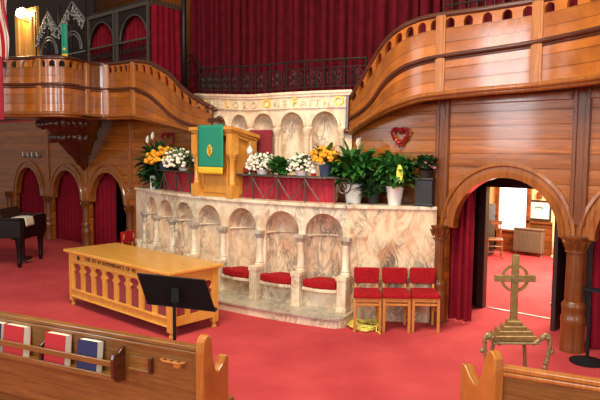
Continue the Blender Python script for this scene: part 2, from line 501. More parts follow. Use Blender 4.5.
# ------------------------------------------------------------------ doorway and room beyond
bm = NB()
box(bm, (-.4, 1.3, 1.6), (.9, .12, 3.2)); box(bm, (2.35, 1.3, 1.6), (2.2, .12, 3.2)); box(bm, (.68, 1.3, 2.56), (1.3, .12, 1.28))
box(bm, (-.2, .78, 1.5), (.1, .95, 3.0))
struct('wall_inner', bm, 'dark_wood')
bm = NB()
box(bm, (.05, 1.2, 1.02), (.12, .14, 2.04)); box(bm, (1.27, 1.2, 1.02), (.1, .14, 2.04)); box(bm, (.66, 1.2, 1.97), (1.3, .14, .14))
struct('door_1', bm, 'dark_wood', bevel=.01)
bm = NB(); box(bm, (.7, 1.24, .006), (1.1, .05, .012)); struct('trim_9', bm, 'steel')
bm = NB(); box(bm, (-.2, 6.98, 1.6), (9, .12, 3.2)); struct('wall_hall', bm, 'cream_wall')
bm = NB(); box(bm, (-3.9, 4.1, 1.6), (.12, 5.8, 3.2)); struct('wall_hall_left', bm, 'cream_wall')
bm = NB(); box(bm, (4.2, 4.1, 1.6), (.12, 5.6, 3.2)); struct('wall_hall_right', bm, 'cream_wall')
bm = NB(); box(bm, (.1, 4.1, 3.22), (8.4, 6, .06)); struct('ceiling', bm, 'cream_wall')
bm = NB()
box(bm, (-2.9, 6.89, .42), (1.5, .06, .84)); box(bm, (-1.75, 6.89, .25), (.9, .06, .5)); box(bm, (1.2, 6.89, .38), (5.2, .06, .76))
box(bm, (1.2, 6.87, .78), (5.2, .1, .05)); box(bm, (-2.9, 6.87, .86), (1.5, .1, .05))
struct('baseboard_hall', bm, 'hall_wood')
w = thing('window_1', 'tall bright hall window seen through the doorway', 'window', (-1.76, 6.9, .55))
del w['label'], w['category']; w['kind'] = 'structure'
bm = NB(); box(bm, (-1.76, 6.9, 1.55), (.68, .03, 2.0)); wpart('window_pane', bm, 'window_light', w)
bm = NB()
for x in (-2.15, -1.37): box(bm, (x, 6.87, 1.55), (.1, .1, 2.1))
box(bm, (-1.76, 6.87, 2.6), (.88, .1, .1)); box(bm, (-1.76, 6.85, .53), (.92, .16, .05))
wpart('window_frame', bm, 'hall_wood', w, bevel=.01)
# framed picture
t = thing('framed_picture', 'framed white print with a small green mark on the cream hall wall', 'picture', (-1.13, 6.9, 1.05))
bm = NB()
for c, s in (((0, -.02, .24), (.58, .03, .04)), ((0, -.02, -.2), (.58, .03, .04)), ((-.27, -.02, .02), (.04, .03, .44)), ((.27, -.02, .02), (.04, .03, .44))): box(bm, c, s)
obj('frame', bm, 'dark_wood', t, bevel=.006)
bm = NB(); box(bm, (0, -.012, .02), (.54, .012, .42)); obj('print', bm, 'pic', t)
bm = NB()
for k in range(5): blob(bm, (-.08+.04*k, -.022, .1-.012*abs(k-2)), (.028, .004, .022), 1)
obj('emblem', bm, 'green_print', t)
t = thing('wall_box', 'small brown box on the hall wall above the framed picture', 'box', (-1.12, 6.86, 1.44))
bm = NB(); box(bm, (0, 0, 0), (.12, .07, .13)); box(bm, (0, -.04, 0), (.08, .02, .09)); obj('case', bm, 'hall_wood', t, bevel=.008)
# radiator
t = thing('radiator', 'grey brown ribbed radiator cabinet under the hall window', 'radiator', (-1.22, 6.55, 0))
bm = NB(); box(bm, (0, 0, .36), (.68, .18, .54)); obj('case', bm, 'radiator', t, bevel=.012)
bm = NB()
for k in range(22): box(bm, (-.315+.03*k, -.1, .36), (.012, .02, .46))
obj('grille', bm, 'radiator', t)
bm = NB(); box(bm, (0, -.01, .645), (.72, .22, .03)); obj('top', bm, 'radiator', t, bevel=.006)
for sx in (-.3, .3):
    bm = NB(); lathe(bm, [(.03, 0), (.022, .03), (.022, .1)], (sx, 0, 0), 10); obj('foot', bm, 'radiator', t)
for px_, lb in ((-.72, 'pale upright pipe nearest the radiator in the hall'), (-.58, 'pale upright pipe right of the other one in the hall corner')):
    bm = NB(); tube(bm, [(px_, 6.72, .0), (px_, 6.72, .9)], .022, 10); lathe(bm, [(.04, 0), (.04, .03), (.024, .05)], (px_, 6.72, 0), 10)
    tag(obj('heating_pipe', bm, 'cream_wall', smooth=True), lb, 'pipe', 'heating pipes in the hall')
# dark cabinet and small wooden chair in the hall
t = thing('tall_cabinet', 'tall dark grey green cabinet at the left of the hall', 'cabinet', (-2.02, 5.9, 0))
bm = NB(); box(bm, (0, 0, .62), (.3, .4, 1.2)); obj('body', bm, 'cab', t, bevel=.01)
bm = NB(); box(bm, (0, -.21, .64), (.26, .02, 1.1)); d = obj('door', bm, 'cab', t, bevel=.006)
bm = NB(); box(bm, (.09, -.23, .64), (.02, .03, .1)); obj('handle', bm, 'steel', d)
t = thing('wooden_chair', 'small spindle wooden chair beside the dark cabinet in the hall', 'chair', (-1.72, 5.75, 0), .5)
bm = NB(); box(bm, (0, 0, .43), (.36, .36, .035)); obj('seat', bm, 'hall_wood', t, bevel=.01)
for sx in (-.15, .15):
    bm = NB(); tube(bm, [(sx*1.1, -.16, 0), (sx, -.14, .42)], .017, 8); obj('leg', bm, 'hall_wood', t)
    bm = NB(); tube(bm, [(sx*1.1, .17, 0), (sx, .15, .42), (sx, .2, .82)], .017, 8); obj('leg', bm, 'hall_wood', t)
bm = NB(); box(bm, (0, .2, .8), (.36, .025, .09))
for k in range(5): tube(bm, [(-.12+.06*k, .155, .43), (-.12+.06*k, .195, .78)], .008, 6)
obj('backrest', bm, 'hall_wood', t)
bm = NB()
for z in (.15, .28):
    tube(bm, [(-.155, -.155, z), (.155, -.155, z)], .01, 6); tube(bm, [(-.155, -.155, z), (-.155, .16, z)], .01, 6); tube(bm, [(.155, -.155, z), (.155, .16, z)], .01, 6)
obj('stretcher', bm, 'hall_wood', t)
# black posts at the door edge and stand at the right edge
t = thing('door_leaf', 'dark folded door leaf with bright latch at the right of the doorway', 'door', (1.33, .9, 0))
bm = NB(); box(bm, (0, 0, 1.0), (.06, .5, 2.0)); obj('panel', bm, 'dark_wood', t, bevel=.006)
bm = NB(); box(bm, (-.04, -.12, 1.18), (.03, .08, .04)); box(bm, (-.04, -.2, .35), (.03, .04, .05)); obj('latch', bm, 'steel', t)
t = thing('pole_stand', 'black round-based pole stand at the right edge of the photo', 'stand', (2.06, -.34, 0))
bm = NB(); lathe(bm, [(.19, 0), (.19, .02), (.06, .04), (.03, .06)], n=24); obj('base', bm, 'black', t, smooth='auto')
bm = NB(); tube(bm, [(0,0,.04), (0,0,.86)], .02, 10); obj('pole', bm, 'black', t)
bm = NB(); box(bm, (.05, 0, .86), (.26, .12, .03)); box(bm, (-.06, 0, .78), (.02, .02, .16)); box(bm, (.16, 0, .78), (.02, .02, .16)); obj('bracket', bm, 'black', t)
# ------------------------------------------------------------------ marble seat wall
CX0, CY0, RA = -3.49, 6.63, 7.85
fa = arc_map(CX0, CY0, RA)
def AP(t, R, z=0.): return (CX0+R*sin(t), CY0-R*cos(t), z)
ZT = 1.66
NT = [.268, .178, .079, -.020, -.113, -.203, -.290]
PT = [.313, .223, .128, .030, -.066, -.158, -.246, -.335]
mw = thing('marble_seat_wall', 'curved cream marble platform front with seven arched niches and bench', 'platform', (CX0, -1.3, 0))
bm = NB()
for i, c in enumerate(NT):
    bay(bm, fa, PT[i+1]*RA, PT[i]*RA, .12, ZT-.04, c*RA, arch_prof(.44, 1.22, .30, 12), .04, ns=3)
wpart('arcade_face', bm, 'marble', mw)
for i, c in enumerate(NT):
    bm = NB(); niche(bm, arc_map(CX0, CY0, RA-.03), c*(RA-.03), .30, .44, 1.22, .3)
    n_ = wpart('niche', bm, 'marble_niche', mw, smooth=True)
    bm = NB()
    pts = [arc_map(CX0, CY0, RA-.03)(c*(RA-.03)-.288*cos(PI*k/12), .285*sin(PI*k/12), 1.17) for k in range(13)]
    tube(bm, pts, .016, 6); wpart_l = obj('ledge', bm, 'marble', n_, off=tuple(-v for v in mw.location), smooth=True)
def arc_slab(bm, t0, t1, R0, R1, z0, z1, n=40):
    def pt(u, v):
        t = t0+(t1-t0)*u
        R, z = [(R0, z0), (R1, z0), (R1, z1), (R0, z1), (R0, z0)][round(v*4)]
        return AP(t, R, z)
    vs = grid(bm, pt, n, 4)
    bm.faces.new([r for r in vs[0][:4]]); bm.faces.new([r for r in vs[-1][:4]][::-1])
# top slab following the curve, then the straight side panels
bm = NB()
arc_slab(bm, -.335, .313, RA-.35, RA+.035, ZT-.05, ZT)
a = AP(.313, RA); b_ = (-.05, -.11, 0); l = AP(-.335, RA); l2 = (-6.62, -.66, 0); l3 = (-7.0, 0.02, 0)
def slabline(bm, p, q, z0, z1, th, over=.03):
    p, q = Vector(p), Vector(q); d = (q-p).normalized(); n = Vector((d.y, -d.x, 0))
    o = [p+n*over, q+n*over, q-n*th, p-n*th]
    prism(bm, [(v.x, v.y) for v in o], 'z', z0, z1)
slabline(bm, a, b_, ZT-.05, ZT, .35); slabline(bm, l2, l, ZT-.05, ZT, .3)
wpart('top_slab', bm, 'marble', mw, bevel=.008)
bm = NB(); slabline(bm, a, b_, 0, ZT-.05, .2, 0.); wpart('side_panel', bm, 'marble_panel', mw)
bm = NB(); slabline(bm, l2, l, 0, ZT-.05, .2, 0.); slabline(bm, l3, l2, 0, ZT, .2, 0.); wpart('side_panel', bm, 'marble', mw)
bm = NB()
pts = [AP(-.335+(.648)*k/24, RA-.36) for k in range(25)]
poly = [(-7.0, .0)]+[(p[0], p[1]) for p in pts]+[(-.5, -.05), (-.2, .0)]
prism(bm, poly, 'z', ZT-.08, ZT-.02)
wpart('deck', bm, 'carpet', mw)
# plinth step
bm = NB()
def plinth(z0, z1, R, te):
    o = [AP(-.36+(te+.36)*k/40, R) for k in range(41)]
    c = Vector(AP(te, R-.2)); d = Vector(AP(te, R))-c
    for k in range(1, 9):
        a_ = PI/2*k/8; s = Vector((cos(te), sin(te), 0))*.2
        o.append(tuple(c+d*cos(a_)+s*sin(a_)))
    e = Vector(AP(te, RA-.1))+Vector((cos(te), sin(te), 0))*.2
    o.append(tuple(e)); o += [AP(te-(te+.36)*k/20, RA-.1) for k in range(1, 21)]
    prism(bm, [(p[0], p[1]) for p in o], 'z', z0, z1)
plinth(0, .11, RA+.5, .305)
wpart('plinth', bm, 'marble', mw)
bm = NB(); plinth(.11, .15, RA+.53, .305); wpart('plinth_top', bm, 'marble_grey', mw, bevel=.008)
bm = NB()
for i, c in enumerate(NT): arc_slab(bm, PT[i+1], PT[i], RA-.05, RA+.04, .15, .41, 6)
wpart('bench_front', bm, 'marble', mw)
# pedestals, columns and seats
for i, c in enumerate(PT):
    rz = c
    bm = NB(); p = AP(c, RA+.085)
    box(bm, (p[0], p[1], .37), (.135, .24, .44), rz); box(bm, (p[0], p[1], .63), (.155, .26, .06), rz); box(bm, (p[0], p[1], .59), (.145, .25, .02), rz)
    box(bm, (p[0], p[1], .18), (.15, .255, .06), rz)
    wpart('pedestal', bm, 'marble', mw, bevel=.006)
    bm = NB(); p = AP(c, RA+.03)
    lathe(bm, [(.075, .66), (.075, .68), (.06, .7), (.068, .715), (.055, .74), (.052, 1.05), (.058, 1.07), (.053, 1.08)], (p[0], p[1], 0), 14)
    co = wpart('column', bm, 'marble', mw, smooth='auto')
    bm = NB()
    lathe(bm, [(.053, 1.08), (.06, 1.1), (.08, 1.14), (.085, 1.15)], (p[0], p[1], 0), 14)
    box(bm, (p[0], p[1]+.0, 1.175), (.155, .17, .05), rz)
    obj('capital', bm, 'marble_grey', co, off=tuple(-v for v in mw.location), bevel=.004)
def seat_poly(c0, c1, dz0, dz1, bulge, R0, R1, sh=0.):
    n = 12; o = []
    for k in range(n+1):
        f = k/n; t = c0+(c1-c0)*f
        o.append(AP(t, R1+bulge*sin(PI*f)))
    for k in range(n+1):
        t = c1+(c0-c1)*k/n; o.append(AP(t, R0))
    return [(p[0], p[1]) for p in o]
for i, c in enumerate(NT):
    g = .011
    bm = NB(); prism(bm, seat_poly(PT[i+1]+g, PT[i]-g, 0, 0, .05, RA-.02, RA+.16), 'z', .405, .45)
    wpart('seat_slab', bm, 'marble', mw, bevel=.008)
cl = ['red seat cushion on the bench niche nearest the three chairs', 'red seat cushion in the middle of the three visible bench niches', 'red seat cushion on the bench niche beside the oak table']
for i in range(3):
    bm = NB(); g = .0125
    prism(bm, seat_poly(PT[i+1]+g, PT[i]-g, 0, 0, .05, RA+.04, RA+.15), 'z', .452, .56)
    prism(bm, [AP(NT[i]+d/RA, R)[:2] for d, R in ((-.2, RA+.0), (-.2, RA+.06), (.2, RA+.06), (.2, RA+.0), (.12, RA-.16), (-.12, RA-.16))], 'z', .452, .56)
    o = obj('seat_cushion', bm, 'velvet', bevel=.02, smooth=False)
    tag(o, cl[i], 'cushion', 'red cushions on the marble bench')

# ------------------------------------------------------------------ upper marble wall with inscription
C2X, C2Y, R2 = -3.5, 4.93, 5.33
f2 = arc_map(C2X, C2Y, R2)
AU = [.28, .168, .056, -.056, -.168, -.28]
def zr(t): return .17*max(0, min(1, (.02-t)/.4))**1.2
rw = thing('inscribed_marble_wall', 'upper marble wall with six arches and gilt lettering below the big curtain', 'wall', (C2X, -.3, ZT))
bm = NB()
lim = [.366, .224, .112, 0, -.112, -.224, -.366]
for i, c in enumerate(AU):
    bay(bm, lambda s, d, z: (lambda q: (q[0], q[1], z+(zr(s/R2) if z > 3.2 else 0)))(f2(s, d, z)), lim[i+1]*R2, lim[i]*R2, ZT-.05, 3.3, c*R2, arch_prof(ZT, 2.83, .225, 12), .06, ns=3)
wpart('arcade_face', bm, 'marble_upper', rw)
for c in AU:
    bm = NB(); niche(bm, arc_map(C2X, C2Y, R2-.05), c*(R2-.05), .225, ZT, 2.83, .17)
    wpart('niche', bm, 'marble_niche', rw, smooth=True)
    bm = NB()
    n = 16
    def ring(u, v):
        a_ = PI*u; rr = .232+.035*v
        return f2(c*R2+rr*cos(a_), -.018, 2.83+rr*sin(a_))
    grid(bm, ring, n, 1)
    for rr in (.232, .267):
        tube(bm, [f2(c*R2+rr*cos(PI*k/16), -.01, 2.83+rr*sin(PI*k/16)) for k in range(17)], .012, 6)
    wpart('arch_band', bm, 'marble_upper', rw, smooth=True)
for c in [.336]+lim[1:-1]+[-.336]:
    bm = NB(); p = f2(c*R2, -.02, 0)
    lathe(bm, [(.06, ZT), (.06, ZT+.1), (.045, ZT+.14), (.042, 2.62), (.05, 2.64), (.045, 2.65), (.075, 2.73), (.08, 2.75), (.08, 2.79), (.03, 2.8)], (p[0], p[1], 0), 14)
    wpart('column', bm, 'marble_upper', rw, smooth='auto')
def arc2_slab(bm, t0, t1, d0, d1, z0, z1, n=40):
    def pt(u, v):
        t = (t0+(t1-t0)*u)*R2
        d, z = [(d0, z0), (d1, z0), (d1, z1), (d0, z1), (d0, z0)][round(v*4)]
        return f2(t, d, z+zr(t/R2))
    vs = grid(bm, pt, n, 4); bm.faces.new(vs[0][:4]); bm.faces.new(vs[-1][:4][::-1])
bm = NB(); arc2_slab(bm, -.366, .366, .25, -.035, 3.11, 3.135); arc2_slab(bm, -.366, .366, .25, -.03, 3.3, 3.34); arc2_slab(bm, -.366, .366, .25, -.05, 3.34, 3.38)
wpart('cornice', bm, 'marble_upper', rw)
# lettering
def letter(ch, size):
    cu = bpy.data.curves.new('t', 'FONT'); cu.body = ch; cu.size = size; cu.extrude = .012; cu.align_x = 'CENTER'
    cu.offset = .004
    o = bpy.data.objects.new('t', cu); COL.objects.link(o)
    dg = bpy.context.evaluated_depsgraph_get(); dg.update()
    me = bpy.data.meshes.new_from_object(o.evaluated_get(dg))
    bpy.data.objects.remove(o); bpy.data.curves.remove(cu)
    return me
txt = [('O', -.29, 1), ('N', -.232, 0), ('E', -.176, 0), ('L', -.119, 1), ('O', -.070, 0), ('R', -.026, 0), ('D', .017, 0), ('O', .072, 1), ('N', .110, 0), ('E', .141, 0),
       ('F', .178, 1), ('A', .208, 0), ('I', .232, 0), ('T', .254, 0), ('H', .284, 0), ('O', .325, 1)]
for ch, t, cap in txt:
    me = letter(ch, .2 if cap else .165)
    me.materials.append(M['gold' if cap else 'silver_letter'])
    o = bpy.data.objects.new('letter', me); COL.objects.link(o); o.parent = rw
    p = Vector(f2(t*R2, -.012, 3.148+zr(t))) - rw.location
    o.matrix_local = Matrix.Translation(p) @ Matrix.Rotation(t, 4, 'Z') @ Matrix.Rotation(PI/2, 4, 'X')
    if cap: o['label'] = 'gold initial letter'

# ------------------------------------------------------------------ balconies
class Path:
    def __init__(s, st, n=10):
        s.P = catmull(st, n); s.L = [0]
        for a, b_ in zip(s.P, s.P[1:]): s.L.append(s.L[-1]+math.hypot(b_[0]-a[0], b_[1]-a[1]))
    def at(s, d):
        d = max(0, min(s.L[-1]-1e-6, d)); i = 0
        lo, hi = 0, len(s.L)-1
        while hi-lo > 1:
            m = (lo+hi)//2
            if s.L[m] <= d: lo = m
            else: hi = m
        f = (d-s.L[lo])/max(1e-9, s.L[lo+1]-s.L[lo]); a, b_ = s.P[lo], s.P[lo+1]
        q = [x+(y-x)*f for x, y in zip(a, b_)]
        dx, dy = b_[0]-a[0], b_[1]-a[1]; l = math.hypot(dx, dy) or 1
        return q, (dx/l, dy/l)
    def find_x(s, x):
        best = min(range(len(s.P)), key=lambda i: abs(s.P[i][0]-x)); return s.L[best]
def balcony(root, path, flip, secs, holes_w=.062):
    """secs: list of (s0, s1, nholes, bottom tone)"""
    T = path.L[-1]
    def base(s, d):
        q, (dx, dy) = path.at(s)
        nx, ny = (-dy, dx) if not flip else (dy, -dx)      # inward (away from camera)
        return q, nx, ny
    def up(s, d, t):
        q, nx, ny = base(s, d); return (q[0]+nx*d, q[1]+ny*d, q[3]+(q[2]-q[3])*t)
    def low(s, d, t):
        q, nx, ny = base(s, d); e = .05*(1-t)
        return (q[0]+nx*(d+.0), q[1]+ny*(d+.0), q[4]+(q[3]-q[4])*t)
    off = tuple(-v for v in root.location)
    for s0, s1, nh, solid in secs:
        n = max(6, int((s1-s0)/.06))
        bm = NB(); uvl = bm.loops.layers.uv.new('UVMap')
        vs = grid(bm, lambda u, v: low(s0+(s1-s0)*u, 0, v), n, 6)
        bm.faces.ensure_lookup_table()
        k = 0
        for i in range(n):
            for j in range(6):
                f = bm.faces[k]; k += 1
                for lp, (a_, b2) in zip(f.loops, ((i,j),(i+1,j),(i+1,j+1),(i,j+1))): lp[uvl].uv = (s0+(s1-s0)*a_/n, b2/6*.5)
        obj('lower_panel', bm, 'wood_fascia', root, smooth=True, off=off)
        bm = NB(); uvl = bm.loops.layers.uv.new('UVMap')
        def fmu(s, d, t): return up(s, d, t)
        if nh:
            w = (s1-s0)/nh
            for h in range(nh):
                a_ = s0+w*h; c = a_+w/2
                bay(bm, lambda s, d, t: up(s, d, t), a_, a_+w, 0, 1, c, [(.68, holes_w), (.80, holes_w), (.855, holes_w*.88), (.895, holes_w*.62), (.917, holes_w*.3), (.925, 0)], .05, ns=3, uvl=uvl)
        else:
            grid(bm, lambda u, v: up(s0+(s1-s0)*u, 0, v), n, 4)
        for f in bm.faces:
            for lp in f.loops: lp[uvl].uv = (lp[uvl].uv[0], lp[uvl].uv[1]*.5+.0)
        obj('upper_panel', bm, 'wood_fascia', root, off=off)
        if solid:   # post at the start of the section
            bm = NB()
            for w_, d_ in ((.07, -.02), (.045, -.03)):
                for k in range(8):
                    t0, t1 = k/8, (k+1)/8
                for fn in (low, up):
                    P = [fn(s0-w_, d_, 0), fn(s0+w_, d_, 0), fn(s0+w_, d_, 1), fn(s0-w_, d_, 1)]
                    Q = [fn(s0-w_, .02, 0), fn(s0+w_, .02, 0), fn(s0+w_, .02, 1), fn(s0-w_, .02, 1)]
                    a = [bm.verts.new(p) for p in P]; b_ = [bm.verts.new(p) for p in Q]
                    bm.faces.new(a)
                    for i in range(4): bm.faces.new((a[i], b_[i], b_[(i+1) % 4], a[(i+1) % 4]))
            obj('post', bm, 'wood_post', root, off=off, bevel=.006)
    S = [T*i/160 for i in range(161)]
    bm = NB(); tube(bm, [up(s, .02, 1.02) for s in S], .045, 8); obj('top_rail', bm, 'wood_rail', root, smooth=True, off=off)
    bm = NB(); tube(bm, [low(s, -.01, 1.0) for s in S], .032, 8); tube(bm, [low(s, -.005, .9) for s in S], .014, 6); obj('middle_moulding', bm, 'wood_rail', root, smooth=True, off=off)
    bm = NB(); tube(bm, [low(s, -.01, -.02) for s in S], .038, 8); tube(bm, [low(s, .02, -.1) for s in S], .035, 8); obj('bottom_moulding', bm, 'wood_trim', root, smooth=True, off=off)
    return up, low
RST = [(-1.60,-.10,3.24,2.93,2.72),(-1.30,-.2,3.52,3.03,2.85),(-1.05,-.27,3.78,3.18,2.95),(-.80,-.33,4.0,3.42,3.04),(-.5,-.38,4.14,3.58,3.12),(-.2,-.4,4.2,3.65,3.18),
       (.1,-.4,4.21,3.68,3.2),(.7,-.4,4.2,3.70,3.22),(1.25,-.4,4.2,3.72,3.23),(1.6,-.45,4.2,3.74,3.24),(2.1,-.6,4.22,3.76,3.25),(2.8,-1.0,4.22,3.77,3.26),(3.3,-1.4,4.22,3.78,3.27)]
rb = thing('balcony', 'glossy wooden balcony front sweeping down at the right, above the doorway', 'balcony', (.8, -.4, 3.2), 0, 'wooden balconies')
pr = Path(RST)
sB, sC = pr.find_x(.08), pr.find_x(1.36)
upR, lowR = balcony(rb, pr, False, [(0, sB, 9, 0), (sB, sC, 5, 1), (sC, pr.L[-1], 8, 1)])
bm = NB()
S = [pr.L[-1]*i/60 for i in range(61)]
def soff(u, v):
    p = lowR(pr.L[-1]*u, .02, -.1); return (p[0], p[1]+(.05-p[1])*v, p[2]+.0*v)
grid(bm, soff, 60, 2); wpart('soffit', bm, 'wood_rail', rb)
LST = [(-4.6,-.35,3.2,2.85,2.72),(-4.9,-.38,3.33,2.87,2.75),(-5.2,-.4,3.48,2.92,2.81),(-5.5,-.4,3.66,3.0,2.87),(-5.8,-.4,3.88,3.13,2.93),(-6.1,-.42,4.03,3.33,2.99),(-6.4,-.44,4.16,3.52,3.05),
       (-6.7,-.46,4.22,3.64,3.11),(-7.0,-.48,4.25,3.71,3.15),(-7.45,-.5,4.25,3.72,3.16),(-7.83,-.6,4.25,3.73,3.16),(-7.9,-.95,4.25,3.73,3.16),(-7.72,-1.3,4.25,3.73,3.16),
       (-7.66,-1.6,4.25,3.73,3.16),(-7.85,-1.85,4.25,3.73,3.16),(-8.2,-2.0,4.25,3.73,3.16),(-8.55,-2.2,4.25,3.73,3.16),(-9.0,-2.6,4.25,3.73,3.16),(-9.7,-3.3,4.25,3.73,3.16)]
lb = thing('balcony', 'wooden balcony front at the left with a bowed section on a carved bracket', 'balcony', (-7.5, -.6, 3.16), 0, 'wooden balconies')
pl = Path(LST)
s1 = pl.find_x(-6.98); s2 = pl.find_x(-7.83)
s3 = s2+.42; s4 = s3+1.2
upL, lowL = balcony(lb, pl, True, [(0, s1, 10, 0), (s1, s2-.02, 5, 1), (s2-.02, s3, 0, 1), (s3, s4, 6, 1), (s4, s4+1.15, 5, 1), (s4+1.15, pl.L[-1], 5, 1)])
bm = NB()
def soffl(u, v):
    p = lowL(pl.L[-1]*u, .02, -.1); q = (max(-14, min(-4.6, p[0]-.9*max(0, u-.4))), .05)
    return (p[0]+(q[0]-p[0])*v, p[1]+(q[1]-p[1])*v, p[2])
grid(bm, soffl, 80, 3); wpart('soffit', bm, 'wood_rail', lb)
# end scrolls of the two rails
for root, fn in ((lb, upL),):
    bm = NB(); p = Vector(fn(0, .02, 1.02))
    tube(bm, [p+Vector((.03*k*.6, -.02, -.01*k)) for k in range(4)], .03, 8)
    blob(bm, p+Vector((.1, -.02, -.03)), (.06, .05, .045), 2)
    box(bm, p+Vector((.1, 0, -.22)), (.34, .1, .07)); blob(bm, p+Vector((.3, 0, -.22)), (.06, .055, .045), 2)
    wpart('rail_scroll', bm, 'wood_rail', root, smooth='auto')
bm = NB(); blob(bm, (-1.63, -.13, 2.74), (.06, .05, .05), 2); tube(bm, [(-1.63, -.13, 2.74), (-1.62, -.12, 3.3)], .03, 8)
wpart('end_post', bm, 'wood_rail', rb, smooth='auto')
# carved corbel under the bow
t = thing('carved_bracket', 'dark carved wooden bracket tapering down under the bowed balcony', 'bracket', (-9.8, -.05, 1.9))
bm = NB()
pro = [(0, .03), (.06, .06), (.1, .07), (.13, .12), (.3, .2), (.34, .27), (.38, .27), (.42, .3), (.6, .42), (.64, .5), (.69, .5), (.73, .5), (.86, .60), (.89, .66), (.95, .67), (1., .7)]
rings = []
for f, r in pro:
    c = Vector((-9.8, -.04, 1.9)).lerp(Vector((-8.75, -.95, 3.1)), f)
    rings.append([bm.verts.new((c.x+r*cos(2*PI*k/28), min(c.y+r*sin(2*PI*k/28), -.01), c.z)) for k in range(28)])
for a, b_ in zip(rings, rings[1:]):
    for k in range(28): bm.faces.new((a[k], a[(k+1) % 28], b_[(k+1) % 28], b_[k]))
bm.faces.new(rings[0][::-1]); bm.faces.new(rings[-1])
obj('stem', bm, 'wood_rail', t, off=(9.8, .05, -1.9), smooth='auto')
bm = NB(); random.seed(3)
for f, r, n in ((.66, .5, 14), (.9, .66, 18)):
    c = Vector((-9.8, -.04, 1.9)).lerp(Vector((-8.75, -.95, 3.1)), f)
    for k in range(n):
        a_ = -PI*k/(n-1)
        q = Vector((c.x+r*cos(a_), c.y+r*sin(a_), c.z))
        if q.y < -.05: blob(bm, q, (.075, .075, .11), 2, k, .5)
obj('carved_leaves', bm, 'wood_rail', t, off=(9.8, .05, -1.9), smooth=True)
# ------------------------------------------------------------------ gallery behind and above
bm = NB(); box(bm, (-5, 1.9, 3.22), (26, 3.6, .1)); struct('floor_gallery', bm, 'carpet')
bm = NB(); box(bm, (-6, 3.7, 6.2), (30, .1, 6.0)); struct('wall_back', bm, 'wood_wall')
curtain('stage_curtain', 'huge dark red pleated curtain hanging above the inscribed marble wall', [(-7.3, 1.35), (4.2, 1.35)], 3.3, 7.6, .17, 4.6, 'curtain', 8, nz=4)
# iron railing on the marble wall
ir = thing('iron_railing', 'black wrought iron scroll railing in front of the huge curtain', 'railing', (C2X, 0, 3.38))
NBAY = 12; tr0, tr1 = -.40, .40
for k in range(NBAY+1):
    bm = NB(); t = tr0+(tr1-tr0)*k/NBAY; z = zr(t); p = f2(t*R2, .12, 3.38+z); bar(bm, p, (p[0], p[1], 3.9+z), .022, .022)
    wpart('post', bm, 'iron', ir)
for z, r in ((3.88, .016), (3.46, .010), (3.76, .009)):
    bm = NB(); tube(bm, [f2((tr0+(tr1-tr0)*k/60)*R2, .12, z+zr(tr0+(tr1-tr0)*k/60)) for k in range(61)], r, 6); wpart('rail', bm, 'iron', ir)
def spiral(bm, fn, c, r, turns, sgn, rad=.008, n=22, a0=0.):
    tube(bm, [fn(c[0]+r*(1-.75*k/n)*cos(a0+sgn*2*PI*turns*k/n), c[1]+r*(1-.75*k/n)*sin(a0+sgn*2*PI*turns*k/n)) for k in range(n+1)], rad, 5)
w = (tr1-tr0)*R2/NBAY
for k in range(NBAY):
    bm = NB()
    s = tr0*R2+w*(k+.5)
    fn = lambda x, z: f2(x, .12, z+zr(x/R2))
    for g in (-1, 1):
        spiral(bm, fn, (s+g*.085, 3.66), .075, 1.4, g, a0=PI/2); spiral(bm, fn, (s+g*.085, 3.54), .065, 1.4, -g, a0=-PI/2)
    tube(bm, [fn(s, 3.46), fn(s, 3.76)], .008, 5)
    tube(bm, [fn(s-w*.4, 3.6), fn(s+w*.4, 3.6)], .006, 5)
    wpart('scroll_panel', bm, 'iron', ir)
# tall iron post at the left of the curtain
t = thing('iron_post', 'dark iron post at the left edge of the huge curtain', 'post', (-7.35, 1.15, 3.3))
bm = NB(); tube(bm, [(0, 0, 0), (0, 0, 4)], .06, 10); obj('shaft', bm, 'iron', t, smooth=True)
bm = NB(); fn = lambda x, z: (x, 0, z)
spiral(bm, fn, (.32, .95), .28, 1.2, -1, .016, 30, PI); tube(bm, [(.04, 0, .3), (.2, 0, .5), (.5, 0, .6), (.62, 0, .4)], .014, 6); tube(bm, [(.04, 0, 1.3), (.3, 0, 1.32), (.56, 0, 1.1), (.62, 0, .7)], .014, 6)
obj('scroll', bm, 'iron', t)
# rail on the right balcony
ir2 = thing('iron_railing', 'thin black iron lattice rail on top of the right balcony', 'railing', (.8, -.35, 4.25))
for k in range(31):
    bm = NB(); s = sB+(pr.L[-1]-sB)*k/30; p = Vector(upR(s, .06, 1.1)); bar(bm, p, p+Vector((0, 0, .3)), .012, .012)
    wpart('post', bm, 'iron', ir2)
for dz in (.12, .35):
    bm = NB(); tube(bm, [Vector(upR(sB+(pr.L[-1]-sB)*k/30, .06, 1.03))+Vector((0, 0, dz)) for k in range(31)], .012, 6)
    wpart('rail', bm, 'iron', ir2)

# ------------------------------------------------------------------ left choir screen
SX0, SX1, SY = -10.15, -7.55, .35
cs = thing('choir_screen', 'black iron choir screen with arched openings backed by red curtain', 'screen', (-8.85, SY, 4.2))
bm = NB()
smap = plane_map(SY)
for c, s0, s1, r in ((-9.55, SX0, -8.9, .56), (-8.15, -8.9, SX1, .54)):
    bay(bm, smap, s0, s1, 4.93, 5.68, c, arch_prof(4.95, 4.96, r, 10), .05)
wpart('arch_frame', bm, 'iron', cs)
for c, r in ((-9.55, .57), (-8.15, .55)):
    bm = NB(); tube(bm, [(c+r*cos(PI*k/24), SY-.02, 4.96+r*sin(PI*k/24)) for k in range(25)], .022, 6); wpart('arch_band', bm, 'iron_grey', cs, smooth=True)
for x in (-10.13, -8.97, -8.83, -7.57):
    bm = NB(); bar(bm, (x, SY-.02, 3.28), (x, SY-.02, 5.72), .06, .05)
    wpart('post', bm, 'iron_grey', cs)
